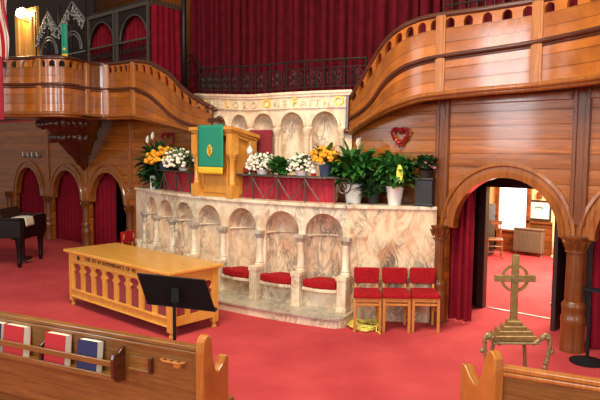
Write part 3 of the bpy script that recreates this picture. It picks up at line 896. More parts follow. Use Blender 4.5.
for a, b_, s in (((-10.15, SY-.03, 4.93), (SX1, SY-.03, 4.93), .045), ((-10.15, SY, 5.7), (SX1, SY, 5.7), .08), ((SX1, SY, 5.7), (SX1, 1.3, 5.7), .05)):
    bm = NB(); bar(bm, a, b_, s, s); wpart('rail', bm, 'iron_grey', cs)
fn = lambda x, z: (x, SY, z)
for k in range(9):
    bm = NB()
    x = -10.0+.29*k
    for g in (-1, 1): spiral(bm, fn, (x+g*.07, 4.72), .085, 1.4, g, .012, a0=PI/2); spiral(bm, fn, (x+g*.07, 4.5), .085, 1.4, -g, .012, a0=-PI/2)
    bar(bm, (x+.145, SY, 4.1), (x+.145, SY, 4.93), .016, .016); bar(bm, (x-.14, SY, 4.6), (x+.145, SY, 4.6), .01, .01)
    wpart('scroll_panel', bm, 'iron', cs)
bm = NB()
for k in range(24):
    x = -10.1+2.55*k/23; blob(bm, (x, SY, 5.77), (.035, .03, .05), 1)
for k in range(9): blob(bm, (SX1, SY+.1*k, 5.75), (.03, .035, .06), 1)
wpart('cresting', bm, 'iron', cs)
curtain('screen_curtain', 'red curtain behind the arched iron choir screen', [(SX0-.4, SY+.14), (SX1-.05, SY+.14)], 4.0, 5.66, .035, 6, 'curtain_arch', 11)
curtain('screen_curtain', 'red pleated curtain on the side of the choir screen, beside the huge curtain', [(SX1+.02, SY+.06), (SX1+.02, 1.35)], 3.9, 5.68, .04, 6, 'curtain_arch', 12)
# gothic gables with silvered crockets
gt = thing('gothic_tracery', 'dark gothic ironwork with silvery pointed gables and leafy crockets', 'screen', (-11.7, SY, 4.2))
pk = [(-13.0, 5.55), (-12.29, 6.18), (-11.75, 5.62), (-10.97, 6.25), (-10.3, 5.68)]
for i, c in enumerate((-12.3, -11.0)):
    bm = NB()
    for a, b_ in zip(pk[2*i:2*i+3], pk[2*i+1:2*i+3]): bar(bm, (a[0], SY, a[1]), (b_[0], SY, b_[1]), .04, .04)
    for r in (.5, .42): tube(bm, [(c+r*cos(PI*k/20), SY, 5.0+r*sin(PI*k/20)) for k in range(21)], .018, 6)
    bar(bm, (c-.65, SY, 4.93), (c+.65, SY, 4.93), .03, .03)
    wpart('gable', bm, 'iron_bright', gt)
random.seed(5)
for a, b_ in zip(pk, pk[1:]):
    for k in range(5):
        bm = NB()
        f = (k+.7)/6; x, z = a[0]+(b_[0]-a[0])*f, a[1]+(b_[1]-a[1])*f
        for j in range(7): blob(bm, (x+random.uniform(-.06, .06), SY-.02, z-.06-.04*j), (.05, .035, .045), 1, j, .5)
        wpart('crocket', bm, 'iron_bright', gt, smooth=True)
for x in (-13.05, -12.3, -11.72, -11.65, -11.0, -10.28):
    bm = NB(); bar(bm, (x, SY, 3.28), (x, SY, 6.3), .03, .03); wpart('upright', bm, 'iron', gt)
for c in (-12.3, -11.0):
    bm = NB()
    for g in (-1, 1):
        for z in (4.35, 4.7, 5.15): spiral(bm, fn, (c+g*.2, z), .16, 1.5, g, .014)
    spiral(bm, fn, (c, 5.65), .14, 1.5, 1, .014); bar(bm, (c, SY+.02, 4.1), (c, SY+.02, 5.8), .014, .014); bar(bm, (c-.4, SY, 4.52), (c+.4, SY, 4.52), .012, .012); bar(bm, (c-.4, SY, 4.86), (c+.4, SY, 4.86), .012, .012)
    wpart('scroll_panel', bm, 'iron', gt)
bm = NB(); box(bm, (-17.0, 1.6, 6.0), (10, .1, 5.6)); struct('wall_choir', bm, 'dark_wood')  # dark wall put in for the darkness behind the tracery
# green hanging with gold hem, and a red one behind it
t = thing('green_banner', 'narrow green cloth with gold hem hanging over the left balcony rail', 'banner', (-7.80, -1.52, 4.3))
def hang(x0, x1, y, z0, z1, amp=.008, seed=0):
    b = NB()
    def f(u, v): return (x0+(x1-x0)*u, y+amp*sin(9*u+seed)+amp*.6*noise.noise(Vector((u*3, v*3, seed))), z0+(z1-z0)*v)
    grid(b, f, 10, 12); return b
bmx = hang(-.065, .065, 0, .06, .66); 
g_ = obj('cloth', bmx, 'green_cloth', t, smooth=True); g_.modifiers.new('thick', 'SOLIDIFY').thickness = .008
g_ = obj('hem', hang(-.065, .065, -.003, 0, .065), 'gold_cloth', t, smooth=True); g_['label'] = 'gold hem'; g_.modifiers.new('thick', 'SOLIDIFY').thickness = .009
bm = NB(); blob(bm, (0, -.015, .16), (.03, .008, .035), 1); obj('emblem', bm, 'gold_cloth', t)
t.rotation_euler[2] = math.radians(35)
# wall panel with lamp, flag, red drape
bm = NB()
prism(bm, [(-14.6, 4.2), (-13.2, 4.2), (-13.2, 6.5), (-14.6, 6.5)], 'y', .45, .53); struct('wall_lit_panel', bm, 'gold_panel')
bm = NB()
for x in (-14.3, -13.9, -13.45): box(bm, (x, .43, 5.2), (.05, .05, 2.1))
struct('trim_10', bm, 'gold_panel')
t = thing('wall_lamp', 'glowing wall lamp on the honey coloured panel at top left', 'lamp', (-13.75, .42, 6.25))
bm = NB(); box(bm, (0, 0, -.12), (.1, .1, .04)); tube(bm, [(0, 0, -.12), (0, -.12, -.08), (0, -.14, 0)], .02, 8); obj('bracket', bm, 'brass', t)
bm = NB(); blob(bm, (0, -.15, .1), (.26, .12, .14), 3); obj('lamp_shade', bm, 'lamp', t, smooth=True)
fl = thing('flag', 'red and white striped flag hanging at the top left corner', 'flag', (-8.28, -2.55, 4.2), math.radians(41))
def stripe_mat():
    m, nt, b = new_mat('striped_flag')
    tc = nt.nodes.new('ShaderNodeTexCoord'); s = nt.nodes.new('ShaderNodeSeparateXYZ'); nt.links.new(tc.outputs['UV'], s.inputs[0])
    f = math_n(nt, 'FRACT', math_n(nt, 'MULTIPLY', s.outputs['X'], 3.5))
    nt.links.new(ramp(nt, f, [(0, sr(178, 24, 40)), (.49, sr(178, 24, 40)), (.51, sr(226, 216, 200)), (1, sr(226, 216, 200))]), b.inputs['Base Color'])
    b.inputs['Roughness'].default_value = .8; return m
bm = NB(); uvl = bm.loops.layers.uv.new('UVMap')
def ff(u, v):
    w = .34*(1-.25*v); return (-.22+w*u+.10*v+.03*sin(v*7), .05*sin(u*11+v*2), .0+1.5*v+.05*sin(u*5))
grid(bm, ff, 24, 20); bm.faces.ensure_lookup_table()
for i, f in enumerate(bm.faces):
    a_, b2 = divmod(i, 20)
    for lp, (p, q) in zip(f.loops, ((a_, b2), (a_+1, b2), (a_+1, b2+1), (a_, b2+1))): lp[uvl].uv = (p/24+.5*q/20, q/20)
o = obj('cloth', bm, stripe_mat(), fl, smooth=True); o.modifiers.new('thick', 'SOLIDIFY').thickness = .006
bm = NB(); tube(bm, [(-.35, .1, -.3), (.1, .02, 1.9)], .018, 8); obj('pole', bm, 'brass', fl)
curtain('red_banner', 'plain red cloth hanging at the left edge in front of the balcony', [(-8.48, -2.71), (-8.29, -2.54)], 3.0, 4.22, .02, 9, 'drape', 20)['category'] = 'banner'
# hooks on the left wall
t = thing('hook_rail', 'row of four pale hooks on the wood wall above the leftmost arch', 'hooks', (-12.7, -.03, 2.22))
bm = NB(); box(bm, (0, .015, 0), (1.1, .03, .06)); obj('board', bm, 'wood_rail', t)
for k in range(4):
    bm = NB(); x = -.42+.28*k; tube(bm, [(x, -.01, .03), (x, -.05, .0), (x, -.05, .09), (x, -.05, .13)], .016, 6); obj('hook', bm, 'iron_bright', t)

# ------------------------------------------------------------------ pulpit
pu = thing('pulpit', 'golden oak pulpit with slanted top and corner columns on the marble platform', 'pulpit', (-3.55, -1.12, ZT))
bm = NB()
prism(bm, [(-.03, .0), (.36, .0), (.36, .93), (-.03, 1.02)], 'x', -.42, .42); obj('body', bm, 'pulpit_wood', pu, bevel=.008)
bm = NB()
for x in (-.0,):
    for c, s in (((0, -.045, .12), (.62, .03, .1)), ((0, -.045, .5), (.62, .03, .06)), ((-.3, -.045, .5), (.05, .03, .8)), ((.3, -.045, .5), (.05, .03, .8))): box(bm, c, s)
obj('front_panel', bm, 'pulpit_wood', pu, bevel=.006)
for x, y in ((-.44, -.06), (.44, -.06), (-.44, .34), (.44, .34)):
    h = 1.03 if y < 0 else .92
    bm = NB(); box(bm, (x, y, .1), (.15, .15, .2))
    lathe(bm, [(.06, .2), (.065, .23), (.05, .26), (.05, .6), (.06, .62), (.05, .63), (.075, .68), (.08, .7)], (x, y, 0), 14)
    box(bm, (x, y, (.7+h)/2), (.14, .14, h-.7))
    obj('corner_column', bm, 'pulpit_wood', pu, smooth='auto')
bm = NB()
for g, z0, z1 in ((.0, 1.0, 1.05), (.03, 1.05, 1.09), (.06, 1.09, 1.15)):
    prism(bm, [(-.12-g, z0), (.40+g, z0-.13), (.40+g, z1-.13), (-.12-g, z1)], 'x', -.46-g, .48+g)
obj('cap', bm, 'pulpit_wood', pu, bevel=.006)
t = thing('pulpit_cloth', 'green cloth with gold hem and emblem hanging over the pulpit front', 'cloth', (-3.5, -1.31, ZT+.38))
bm = NB()
def pc(u, v):
    x = -.31+.62*u
    if v < .8: k = v/.8; return (x, .0-.004*sin(u*7)*(1-k), .1+.69*k)
    k = (v-.8)/.2; return (x, .0+.3*k, .79+.012*min(1, k*8)-.075*k)
grid(bm, pc, 12, 20); o = obj('cloth', bm, 'green_cloth', t, smooth=True); o.modifiers.new('thick', 'SOLIDIFY').thickness = .01
bm = NB(); grid(bm, lambda u, v: (-.31+.62*u, -.002-.004*sin(u*7), .11*v), 12, 3); o = obj('hem', bm, 'gold_cloth', t, smooth=True); o['label'] = 'gold hem'; o.modifiers.new('thick', 'SOLIDIFY').thickness = .011
bm = NB()
tube(bm, [(.055*cos(2*PI*k/20), -.012, .38+.075*sin(2*PI*k/20)) for k in range(20)], .008, 6, closed=True)
box(bm, (0, -.012, .38), (.018, .012, .2)); box(bm, (0, -.012, .4), (.09, .012, .018)); box(bm, (0, -.012, .36), (.06, .012, .05), ry=.78)
obj('emblem', bm, 'gold_cloth', t)
# high red chair behind the flowers
t = thing('pulpit_chair', 'tall dark red upholstered chair behind the flowers right of the pulpit', 'chair', (-3.12, -.72, ZT), .0)
bm = NB(); box(bm, (0, .18, .85), (.52, .07, .52)); obj('backrest', bm, 'velvet_dark', t, bevel=.02)
bm = NB(); box(bm, (0, 0, .45), (.5, .42, .09)); obj('seat', bm, 'velvet_dark', t, bevel=.02)
for x in (-.22, .22):
    for y in (-.17, .18):
        bm = NB(); box(bm, (x, y, .205 if y < 0 else .55), (.05, .05, .41 if y < 0 else 1.1)); obj('leg', bm, 'pulpit_wood', t)

# ------------------------------------------------------------------ iron flower rails with red drape
RR = 7.62
def flower_rail(label, t0, t1, scroll, dlabel):
    c = AP((t0+t1)/2, RR)
    r = thing('flower_rail', label, 'rail', (c[0], c[1], ZT), 0, 'iron flower rails')
    bm = NB(); arc_slab(bm, t0, t1, RR-.13, RR+.1, ZT+.365, ZT+.39, 24); wpart('shelf', bm, 'iron_grey', r)
    n = max(2, round((t1-t0)/.07))
    for k in range(n+1):
        t = t0+(t1-t0)*k/n; p = AP(t, RR+.07)
        bm = NB(); bar(bm, (p[0], p[1], ZT), (p[0], p[1], ZT+.37), .022, .022); wpart('post', bm, 'iron_grey', r)
        if 0 < k < n or not scroll:
            bm = NB()
            for g in (-1, 1):
                if not (t0-.001 <= t+g*.03 <= t1+.001): continue
                q = AP(t+g*.032, RR+.07); tube(bm, [(p[0], p[1]-.01, ZT+.34), (p[0]*.6+q[0]*.4, p[1]*.6+q[1]*.4-.01, ZT+.2), (q[0], q[1]-.01, ZT+.02)], .011, 6)
            if len(bm.verts): wpart('brace', bm, 'iron_grey', r)
            else: bm.free()
    if scroll:
        bm = NB()
        f_ = lambda x, z: AP(t1+x/RR, RR+.07, z)
        tube(bm, [f_(-.15+.3*k/8, ZT+.38-.02*k/8) for k in range(9)], .014, 6)
        spiral(bm, f_, (.12, ZT+.25), .13, 1.5, -1, .013, 34, PI/2); wpart('scroll', bm, 'iron_grey', r)
    bm = NB(); cloth(bm, [AP(t0+.004+(t1-t0-.008)*k/20, RR-.04) for k in range(21)], ZT, ZT+.355, .022, 9, 5, 31)
    o = obj('rail_drape', bm, 'drape', smooth=True); tag(o, dlabel, 'drape', 'red drapes on the flower rails')
    return r
flower_rail('grey iron flower rail with scroll end on the platform right of the pulpit', .026, .282, True, 'gathered red drape hanging below the flower shelf right of the pulpit')
flower_rail('grey iron flower rail on the platform left of the pulpit', -.325, -.118, False, 'gathered red drape hanging below the flower shelf left of the pulpit')
# ------------------------------------------------------------------ plants
def leaf(bm, p, d, L, w, droop=.5, n=5, twist=0.):
    """blade from p heading d, bending down with length"""
    p = Vector(p); d = Vector(d).normalized()
    side = d.cross(Vector((0, 0, 1)))
    if side.length < .05: side = Vector((1, 0, 0))
    side.normalize()
    if twist: side = Matrix.Rotation(twist, 3, d) @ side
    prev = None; q = p.copy()
    for k in range(n+1):
        f = k/n; wd = w*(sin(PI*min(1, f*.92+.08)))**.8*.5 if k < n else 0
        dd = (d+Vector((0, 0, -droop*f*f*1.6))).normalized()
        up = side.cross(dd)
        if wd: cur = [bm.verts.new(q-side*wd+up*wd*.25), bm.verts.new(q), bm.verts.new(q+side*wd+up*wd*.25)]
        else: cur = [bm.verts.new(q)]
        if prev:
            if len(cur) == 3:
                bm.faces.new((prev[0], prev[1], cur[1], cur[0])); bm.faces.new((prev[1], prev[2], cur[2], cur[1]))
            else: bm.faces.new((prev[0], prev[1], cur[0])); bm.faces.new((prev[1], prev[2], cur[0]))
        prev = cur; q = q+dd*(L/n)
def clampy(bm, y):
    for v in bm.verts:
        if v.co.y > y: v.co.y = y-.0+.04*(1-math.exp(-(v.co.y-y)))*0+random.uniform(-.02, 0)
def foliage(n, r, h, L, w, droop=.6, base=.0, seed=0, up=(.3, 1.2), stems=True):
    random.seed(seed); bm = NB()
    for k in range(n):
        a = random.uniform(0, 2*PI); e = random.uniform(*up); rr = r*math.sqrt(random.random())
        z = base+h*random.random()
        d = (cos(a)*cos(e), sin(a)*cos(e), sin(e))
        p = (rr*cos(a)*.5, rr*sin(a)*.5, z)
        leaf(bm, p, d, L*random.uniform(.7, 1.15), w*random.uniform(.7, 1.1), droop*random.uniform(.5, 1.3), twist=random.uniform(-.6, .6))
    return bm
def dome(n, rx, rz, z, seed, size, jitter=.25, ry=None, squash=.7):
    """blossoms over a dome"""
    random.seed(seed); bm = NB(); ry = ry or rx
    for k in range(n):
        a = 2.4*k+random.uniform(-.3, .3); e = math.asin(min(.99, (k+.5)/n))*.95+.05
        f = 1+random.uniform(-jitter, jitter*.4)
        c = (rx*cos(a)*cos(e)*f, ry*sin(a)*cos(e)*f, z+rz*sin(e)*f)
        s = size*random.uniform(.75, 1.2)
        blob(bm, c, (s, s, s*squash), 1, k, .35, random.random()*3)
        blob(bm, (c[0], c[1]-s*.3, c[2]+s*.35), (s*.55, s*.55, s*.5), 1, k+5, .3)
    return bm
def pot(prof, mat, t, n=20, name='pot'):
    bm = NB(); lathe(bm, prof, n=n); o = obj(name, bm, mat, t, smooth='auto'); return o
SH = ZT+.392
def shelf_pt(t, d=0.): p = AP(t, RR-.015-d); return (p[0], p[1], SH)
# peace lily in white pot
t = thing('peace_lily', 'large leafy green plant with one white bloom in a white pot', 'plant', (-1.24, -.46, ZT), 0)
pot([(.105, 0), (.11, .01), (.14, .24), (.15, .25), (.15, .285), (.135, .285), (.13, .25)], 'white_pot', t)
bm = NB(); lathe(bm, [(.12, .245), (.12, .25)], n=16); obj('soil', bm, 'soil', t)
bm = foliage(230, .34, .34, .36, .13, .9, .27, 21, (.0, 1.3)); clampy(bm, .40); obj('foliage', bm, 'leaf', t)
bm = NB(); tube(bm, [(0, 0, .27), (.06, -.02, .7), (.1, -.04, .86)], .006, 5); leaf(bm, (.1, -.04, .84), (.35, 0, 1), .15, .075, 0); leaf(bm, (.1, -.05, .84), (.3, -.3, 1), .13, .07, 0); obj('bloom', bm, 'petal_white', t)
# plant with yellow leaf in white pot
t = thing('potted_plant', 'leafy green plant with a yellow leaf in a tapered white pot', 'plant', (-.62, -.31, ZT), 0)
pot([(.085, 0), (.09, .01), (.125, .25), (.13, .27), (.118, .27), (.115, .24)], 'white_pot', t)
bm = NB(); lathe(bm, [(.11, .235), (.11, .24)], n=16); obj('soil', bm, 'soil', t)
bm = foliage(190, .24, .34, .27, .11, 1.1, .25, 22, (.0, 1.3)); clampy(bm, .27); obj('foliage', bm, 'leaf', t)
bm = NB(); leaf(bm, (.19, -.19, .58), (.1, -.1, -1), .26, .09, 0, twist=.3); leaf(bm, (.1, -.16, .34), (0, -.1, -1), .12, .05, 0); o = obj('yellow_leaf', bm, 'leaf_yellow', t); o['label'] = 'yellow leaf'
# low spiky plant between
t = thing('spiky_plant', 'low spiky dark plant between the two white pots', 'plant', (-.95, -.36, ZT), 0)
pot([(.07, 0), (.09, .12), (.095, .14), (.08, .14)], 'black_pot', t)
bm = foliage(110, .16, .14, .27, .045, .8, .1, 23, (.0, 1.4)); clampy(bm, .3); obj('foliage', bm, 'leaf_dark', t)
bm = NB()
for a in (.3, .8, 1.2): leaf(bm, (0, 0, .2), (cos(a), -.3, 1.1), .22, .03, .5)
obj('tan_leaf', bm, 'leaf_yellow', t)
# pink flowers on black pedestal
t = thing('flower_pedestal', 'square black metal pedestal at the right end of the marble ledge', 'stand', (-.23, -.14, ZT), .25)
bm = NB(); box(bm, (0, 0, .02), (.27, .2, .04)); box(bm, (0, 0, .2), (.25, .18, .34)); box(bm, (0, 0, .385), (.28, .21, .03)); obj('body', bm, 'black_pot', t, bevel=.008)
t = thing('pink_flower_pot', 'pink and white flowering plant on the square black pedestal', 'plant', (-.23, -.14, ZT+.402), 0)
pot([(.07, 0), (.095, .09), (.1, .1), (.085, .1)], 'soil', t)
bm = foliage(110, .16, .14, .14, .08, .7, .1, 24, (.0, 1.2)); clampy(bm, .1); obj('foliage', bm, 'leaf_dark', t)
bm = dome(20, .14, .16, .13, 25, .026, ry=.09); obj('blossoms', bm, 'petal_pink', t)
bm = dome(7, .12, .15, .14, 26, .02, ry=.09); obj('white_blossoms', bm, 'petal_white', t)
# shelf flowers, right
def bouquet(name, label, loc, mats, nb, rx, rz, z, size, potp, potm, seed, leafm='leaf_grey', nl=50, L=.15, w=.06, two=None, pn='pot'):
    t = thing(name, label, 'flowers', loc, 0)
    pot(potp, potm, t, name=pn)
    bm = foliage(nl, rx*.9, rz*.8, L, w, .5, z-.02, seed, (.0, 1.2)); obj('foliage', bm, leafm, t)
    bm = dome(nb, rx, rz, z, seed+1, size); o = obj('blossoms', bm, mats, t)
    if two:
        bm = dome(max(5, nb//2), rx*1.03, rz*1.03, z, seed+9, size*.8); obj('blossoms', bm, two, t)
    return t
POTW = [(.08, 0), (.085, .01), (.1, .06), (.105, .075), (.09, .075)]
bouquet('white_flowers', 'cream white flower arrangement in a white bowl just right of the pulpit', shelf_pt(.107), 'petal_white', 105, .25, .27, .06, .03, POTW, 'white_pot', 40, two='petal_white', nl=60, pn='bowl')
t = thing('green_plant', 'low leafy green plant between two white flower arrangements', 'plant', shelf_pt(.158), 0)
pot([(.07, 0), (.085, .09), (.07, .09)], 'black_pot', t); bm = foliage(150, .24, .16, .17, .1, .7, .02, 44, (0, 1.2)); obj('foliage', bm, 'leaf', t)
bouquet('white_flowers', 'white flower arrangement left of the orange flowers in the blue pot', shelf_pt(.203), 'petal_white', 80, .22, .26, .06, .032, POTW, 'white_pot', 48, leafm='leaf', nl=60, pn='bowl')
bouquet('orange_flowers', 'yellow orange flowers in a shiny blue pot on the right flower shelf', shelf_pt(.256), 'petal_orange', 46, .22, .24, .2, .045, [(.075, 0), (.08, .01), (.1, .15), (.115, .17), (.1, .17)], 'blue_foil', 52, leafm='leaf', nl=50, two='petal_yellow')
t = thing('small_candle_cup', 'small red and white cup beside the blue pot', 'cup', shelf_pt(.234, -.06), 0)
bm = NB(); lathe(bm, [(.035, 0), (.04, .04)], n=14); obj('base', bm, 'velvet', t); bm = NB(); lathe(bm, [(.038, .04), (.045, .05), (.03, .09), (.01, .1)], n=14); obj('lid', bm, 'white_card', t)
# glass lamp at the pulpit
t = thing('glass_lantern', 'slim pale glass lantern on a stem at the right side of the pulpit', 'lantern', shelf_pt(.072, .0), 0)
bm = NB(); lathe(bm, [(.04, 0), (.04, .015), (.01, .03), (.008, .28), (.025, .3)], n=14); obj('stem', bm, 'iron_bright', t, smooth='auto')
bm = NB(); lathe(bm, [(.025, .3), (.05, .35), (.048, .39), (.025, .42), (.018, .44)], n=14); obj('globe', bm, 'glass', t, smooth=True)
bm = NB(); lathe(bm, [(.018, .44), (.01, .47), (.004, .52)], n=10); obj('finial', bm, 'iron_bright', t)
# shelf flowers, left
bouquet('white_flowers', 'large white and pale green flower arrangement left of the pulpit', shelf_pt(-.168), 'petal_white', 100, .42, .30, .06, .04, POTW, 'white_pot', 60, nl=190, L=.22, pn='bowl')
bouquet('orange_flowers', 'orange and yellow flowers in a blue pot on the left flower shelf', shelf_pt(-.285), 'petal_orange', 50, .36, .3, .1, .06, [(.08, 0), (.09, .01), (.11, .1), (.12, .13), (.1, .13)], 'blue_foil', 66, leafm='leaf_dark', nl=60, L=.22, two='petal_yellow')
p = AP(-.345, RR-.1)
t = thing('tall_green_plant', 'tall dark leafy plant at the left end of the marble platform', 'plant', (p[0], p[1], ZT), 0)
pot([(.11, 0), (.14, .22), (.15, .24), (.13, .24)], 'black_pot', t)
bm = foliage(260, .5, .62, .34, .13, .8, .1, 70, (-.3, 1.3)); clampy(bm, .42); obj('foliage', bm, 'leaf_dark', t)
bm = NB()
for a, z in ((2.9, .98), (3.6, .9)): leaf(bm, (.3*cos(a), .2*sin(a)-.05, z), (.1, 0, 1), .16, .08, 0)
obj('bloom', bm, 'petal_white', t)
p = AP(-.322, RR+.13)
t = thing('white_card', 'upright white card box at the left end of the marble platform', 'card', (p[0], p[1], ZT), -.2)
bm = NB(); box(bm, (0, 0, .13), (.14, .05, .26)); obj('box', bm, 'white_card', t, bevel=.005)
bm = NB(); box(bm, (-.03, -.027, .17), (.04, .006, .05)); obj('print', bm, 'pic', t)
# heart wreaths
def heart(label, x, z, s, y=-.05):
    t = thing('heart_wreath', label, 'wreath', (x, y, z), 0)
    P = []
    for k in range(40):
        a = 2*PI*k/40; P.append((s*16*sin(a)**3/16, 0, s*(13*cos(a)-5*cos(2*a)-2*cos(3*a)-cos(4*a))/16))
    bm = NB(); random.seed(9); tube(bm, P, .018, 6, closed=True)
    for q in P:
        for j in range(3): blob(bm, (q[0]+random.uniform(-.018, .018), q[1]-random.uniform(0, .02), q[2]+random.uniform(-.018, .018)), (.018, .016, .018), 1, j, .6)
    obj('tinsel', bm, 'tinsel', t)
    bm = NB(); tube(bm, [(0, .02, s*.33), (0, .045, s*.36)], .008, 6); obj('hook', bm, 'iron', t)
heart('red tinsel heart wreath on the wood wall above the potted plants at right', -.71, 2.66, .138)
heart('red tinsel heart wreath on the wall above the orange and white flowers at left', -6.36, 2.62, .21)
# ------------------------------------------------------------------ communion table
ct = thing('communion_table', 'golden oak communion table with keyhole arches and carved words along its edge', 'table', (-3.43, -2.72, 0))
HX, HY = 1.30, .40
for x in (-HX+.045, HX-.045):
    for y in (-HY+.045, HY-.045):
        bm = NB(); box(bm, (x, y, .46), (.09, .09, .76)); lathe(bm, [(.03, 0), (.034, .01), (.034, .035), (.02, .05), (.028, .085)], (x, y, 0), 12); obj('leg', bm, 'oak_v', ct, bevel=.006)
bm = NB(); box(bm, (0, .0, .86), (2*HX+.1, 2*HY+.12, .04)); box(bm, (0, 0, .832), (2*HX+.04, 2*HY+.05, .02)); obj('tabletop', bm, 'oak', ct, bevel=.008)
KP = [(.27, .062), (.52, .062), (.535, .058), (.55, .045), (.565, .04), (.578, .044), (.59, .056), (.61, .064), (.63, .064), (.65, .055), (.665, .04), (.672, .02), (.675, 0)]
def panel(fmap, s0, s1, n, name):
    bm = NB(); w = (s1-s0)/n
    for k in range(n): bay(bm, fmap, s0+w*k, s0+w*(k+1), .15, .82, s0+w*(k+.5), [(z, min(h*w/.16*.88, w*.42)) for z, h in KP], .03, ns=1)
    return obj(name, bm, 'oak_v', ct)
fr = panel(lambda s, d, z: (s, -HY+.015+d, z), -HX+.07, HX-.07, 8, 'front_panel')
panel(lambda s, d, z: (s, HY-.015-d, z), -HX+.07, HX-.07, 8, 'rear_panel')
panel(lambda s, d, z: (HX-.015-d, s, z), -HY+.07, HY-.07, 3, 'side_panel')
panel(lambda s, d, z: (-HX+.015+d, s, z), -HY+.07, HY-.07, 3, 'side_panel')
bm = NB(); box(bm, (0, 0, .48), (2*HX-.1, 2*HY-.1, .5)); o = obj('lining', bm, 'velvet_dark', ct); o['label'] = 'dark red backing'
bm = NB()
for y in (-HY-.003,): box(bm, (0, y+.008, .265), (2*HX-.16, .03, .03)); box(bm, (0, y+.008, .155), (2*HX-.16, .03, .02)); box(bm, (0, y+.008, .705), (2*HX-.16, .03, .02))
obj('moulding', bm, 'oak', ct, bevel=.005)
words = 'THIS DO IN REMEMBRANCE OF ME'
wx = -.84
for wd in words.split():
    cu = bpy.data.curves.new('t', 'FONT'); cu.body = wd; cu.size = .078; cu.extrude = .003; cu.align_x = 'LEFT'; cu.space_character = 1.1
    o = bpy.data.objects.new('t', cu); COL.objects.link(o); dg = bpy.context.evaluated_depsgraph_get(); dg.update()
    me = bpy.data.meshes.new_from_object(o.evaluated_get(dg)); bpy.data.objects.remove(o); bpy.data.curves.remove(cu)
    me.materials.append(M['letter'])
    o = bpy.data.objects.new('carved_word', me); COL.objects.link(o); o.parent = ct
    o.matrix_local = Matrix.Translation((wx, -HY+.012, .752)) @ Matrix.Rotation(PI/2, 4, 'X')
    wx += max(v.co.x for v in me.vertices)+.04
for x in (-1.02, 1.02):
    bm = NB(); y = -HY+.008
    tube(bm, [(x+.03*cos(2*PI*k/20), y, .768+.03*sin(2*PI*k/20)) for k in range(20)], .005, 6, closed=True); box(bm, (x, y, .768), (.085, .01, .016)); box(bm, (x, y, .768), (.016, .01, .085))
    obj('carved_emblem', bm, 'letter', ct)

# ------------------------------------------------------------------ three chairs and cable
def make_chair(label, loc, rz):
    t = thing('side_chair', label, 'chair', loc, rz, 'red side chairs')
    bm = NB()
    prism(bm, [(-.19, -.02), (-.17, -.04), (.17, -.04), (.19, -.02), (.17, .37), (-.17, .37)], 'z', .47, .53); obj('seat', bm, 'velvet', t, bevel=.022)
    bm = NB()
    def bp(u, v):
        return None
    prism(bm, [(-.17, .62), (-.155, .59), (.155, .59), (.17, .61), (.18, .78), (.165, .81), (-.165, .81), (-.18, .78)], 'y', .355, .41); obj('backrest', bm, 'velvet', t, bevel=.02)
    for x in (-.165, .165):
        bm = NB(); bar(bm, (x*1.02, -.0, 0), (x, .0, .475), .036, .036); obj('leg', bm, 'chair_wood', t, bevel=.005)
        bm = NB(); bar(bm, (x*.95, .4, 0), (x*.92, .36, .46), .036, .036); bar(bm, (x*.92, .36, .45), (x*.85, .415, .76), .034, .03); obj('leg', bm, 'chair_wood', t, bevel=.005)
    bm = NB(); box(bm, (0, -.0, .445), (.33, .025, .06)); box(bm, (0, .36, .46), (.3, .025, .06))
    for x in (-.16, .16): box(bm, (x, .18, .46), (.025, .36, .06))
    obj('seat_frame', bm, 'chair_wood', t, bevel=.004)
    bm = NB(); box(bm, (0, 0, .38), (.32, .02, .03)); box(bm, (0, .38, .3), (.3, .02, .03))
    for x in (-.165, .165): box(bm, (x, .19, .27), (.02, .37, .03))
    obj('stretcher', bm, 'chair_wood', t, bevel=.004)
    return t
RZC = math.radians(38)
ch = make_chair('red padded wooden chair at the left of the row of three, beside the yellow cable', (-.485, -1.135, 0), RZC)
dup(ch, (-.195, -.87, 0), RZC, 'red padded wooden chair in the middle of the row of three')
dup(ch, (.095, -.605, 0), RZC, 'red padded wooden chair at the right of the row of three, nearest the column')
dup(ch, (-6.75, -1.12, 0), math.radians(-75), 'red padded chair half hidden behind the far left corner of the oak table')
bm = NB(); random.seed(12)
P = []
for k in range(260):
    a = 2*PI*k/26; r = .17+.05*sin(k*.37)+random.uniform(-.01, .01)
    P.append((r*1.05*cos(a)+.03*sin(k*.11), r*.95*sin(a)+.02*cos(k*.13), .014+.05*(.5+.5*sin(k*.61))*(k/260)+.02*(k/260)))
P += [(.2+.05*k, -.1-.02*k+.03*sin(k), .012) for k in range(1, 4)]
tube(bm, P, .010, 6)
o = obj('cable_coil', bm, 'cable', smooth=True, off=None); o.location = (-.645, -.95, 0); tag(o, 'coil of yellow cable on the carpet under the leftmost of the three chairs', 'cable')

# ------------------------------------------------------------------ black music stand
A_ = Vector((-.72, -4.53, 1.27)); B_ = Vector((-.25, -4.11, 1.21)); Dn = Vector((-.78, -4.38, .95)); C_ = Vector((-.29, -3.95, .88))
ms = thing('music_stand', 'black music stand seen from behind in front of the oak table', 'stand', (-.52, -4.26, 0))
off = (.52, 4.26, 0)
bm = NB()
nrm = (B_-A_).cross(Dn-A_).normalized()
vs = [A_, B_, C_, Dn]
a = [bm.verts.new(v+nrm*.008) for v in vs]; b_ = [bm.verts.new(v-nrm*.008) for v in vs]
bm.faces.new(a); bm.faces.new(b_[::-1])
for i in range(4): bm.faces.new((a[i], b_[i], b_[(i+1) % 4], a[(i+1) % 4]))
lip = Vector((-.66, .75, .1)).normalized()
bar(bm, Dn, C_, .02, .02); bar(bm, Dn+lip*.06, C_+lip*.06, .012, .02)
for q in (Dn, C_, (Dn+C_)/2): bar(bm, q, q+lip*.06, .02, .012)
obj('tray', bm, 'black', ms, off=off)
cen = (A_+B_+C_+Dn)/4
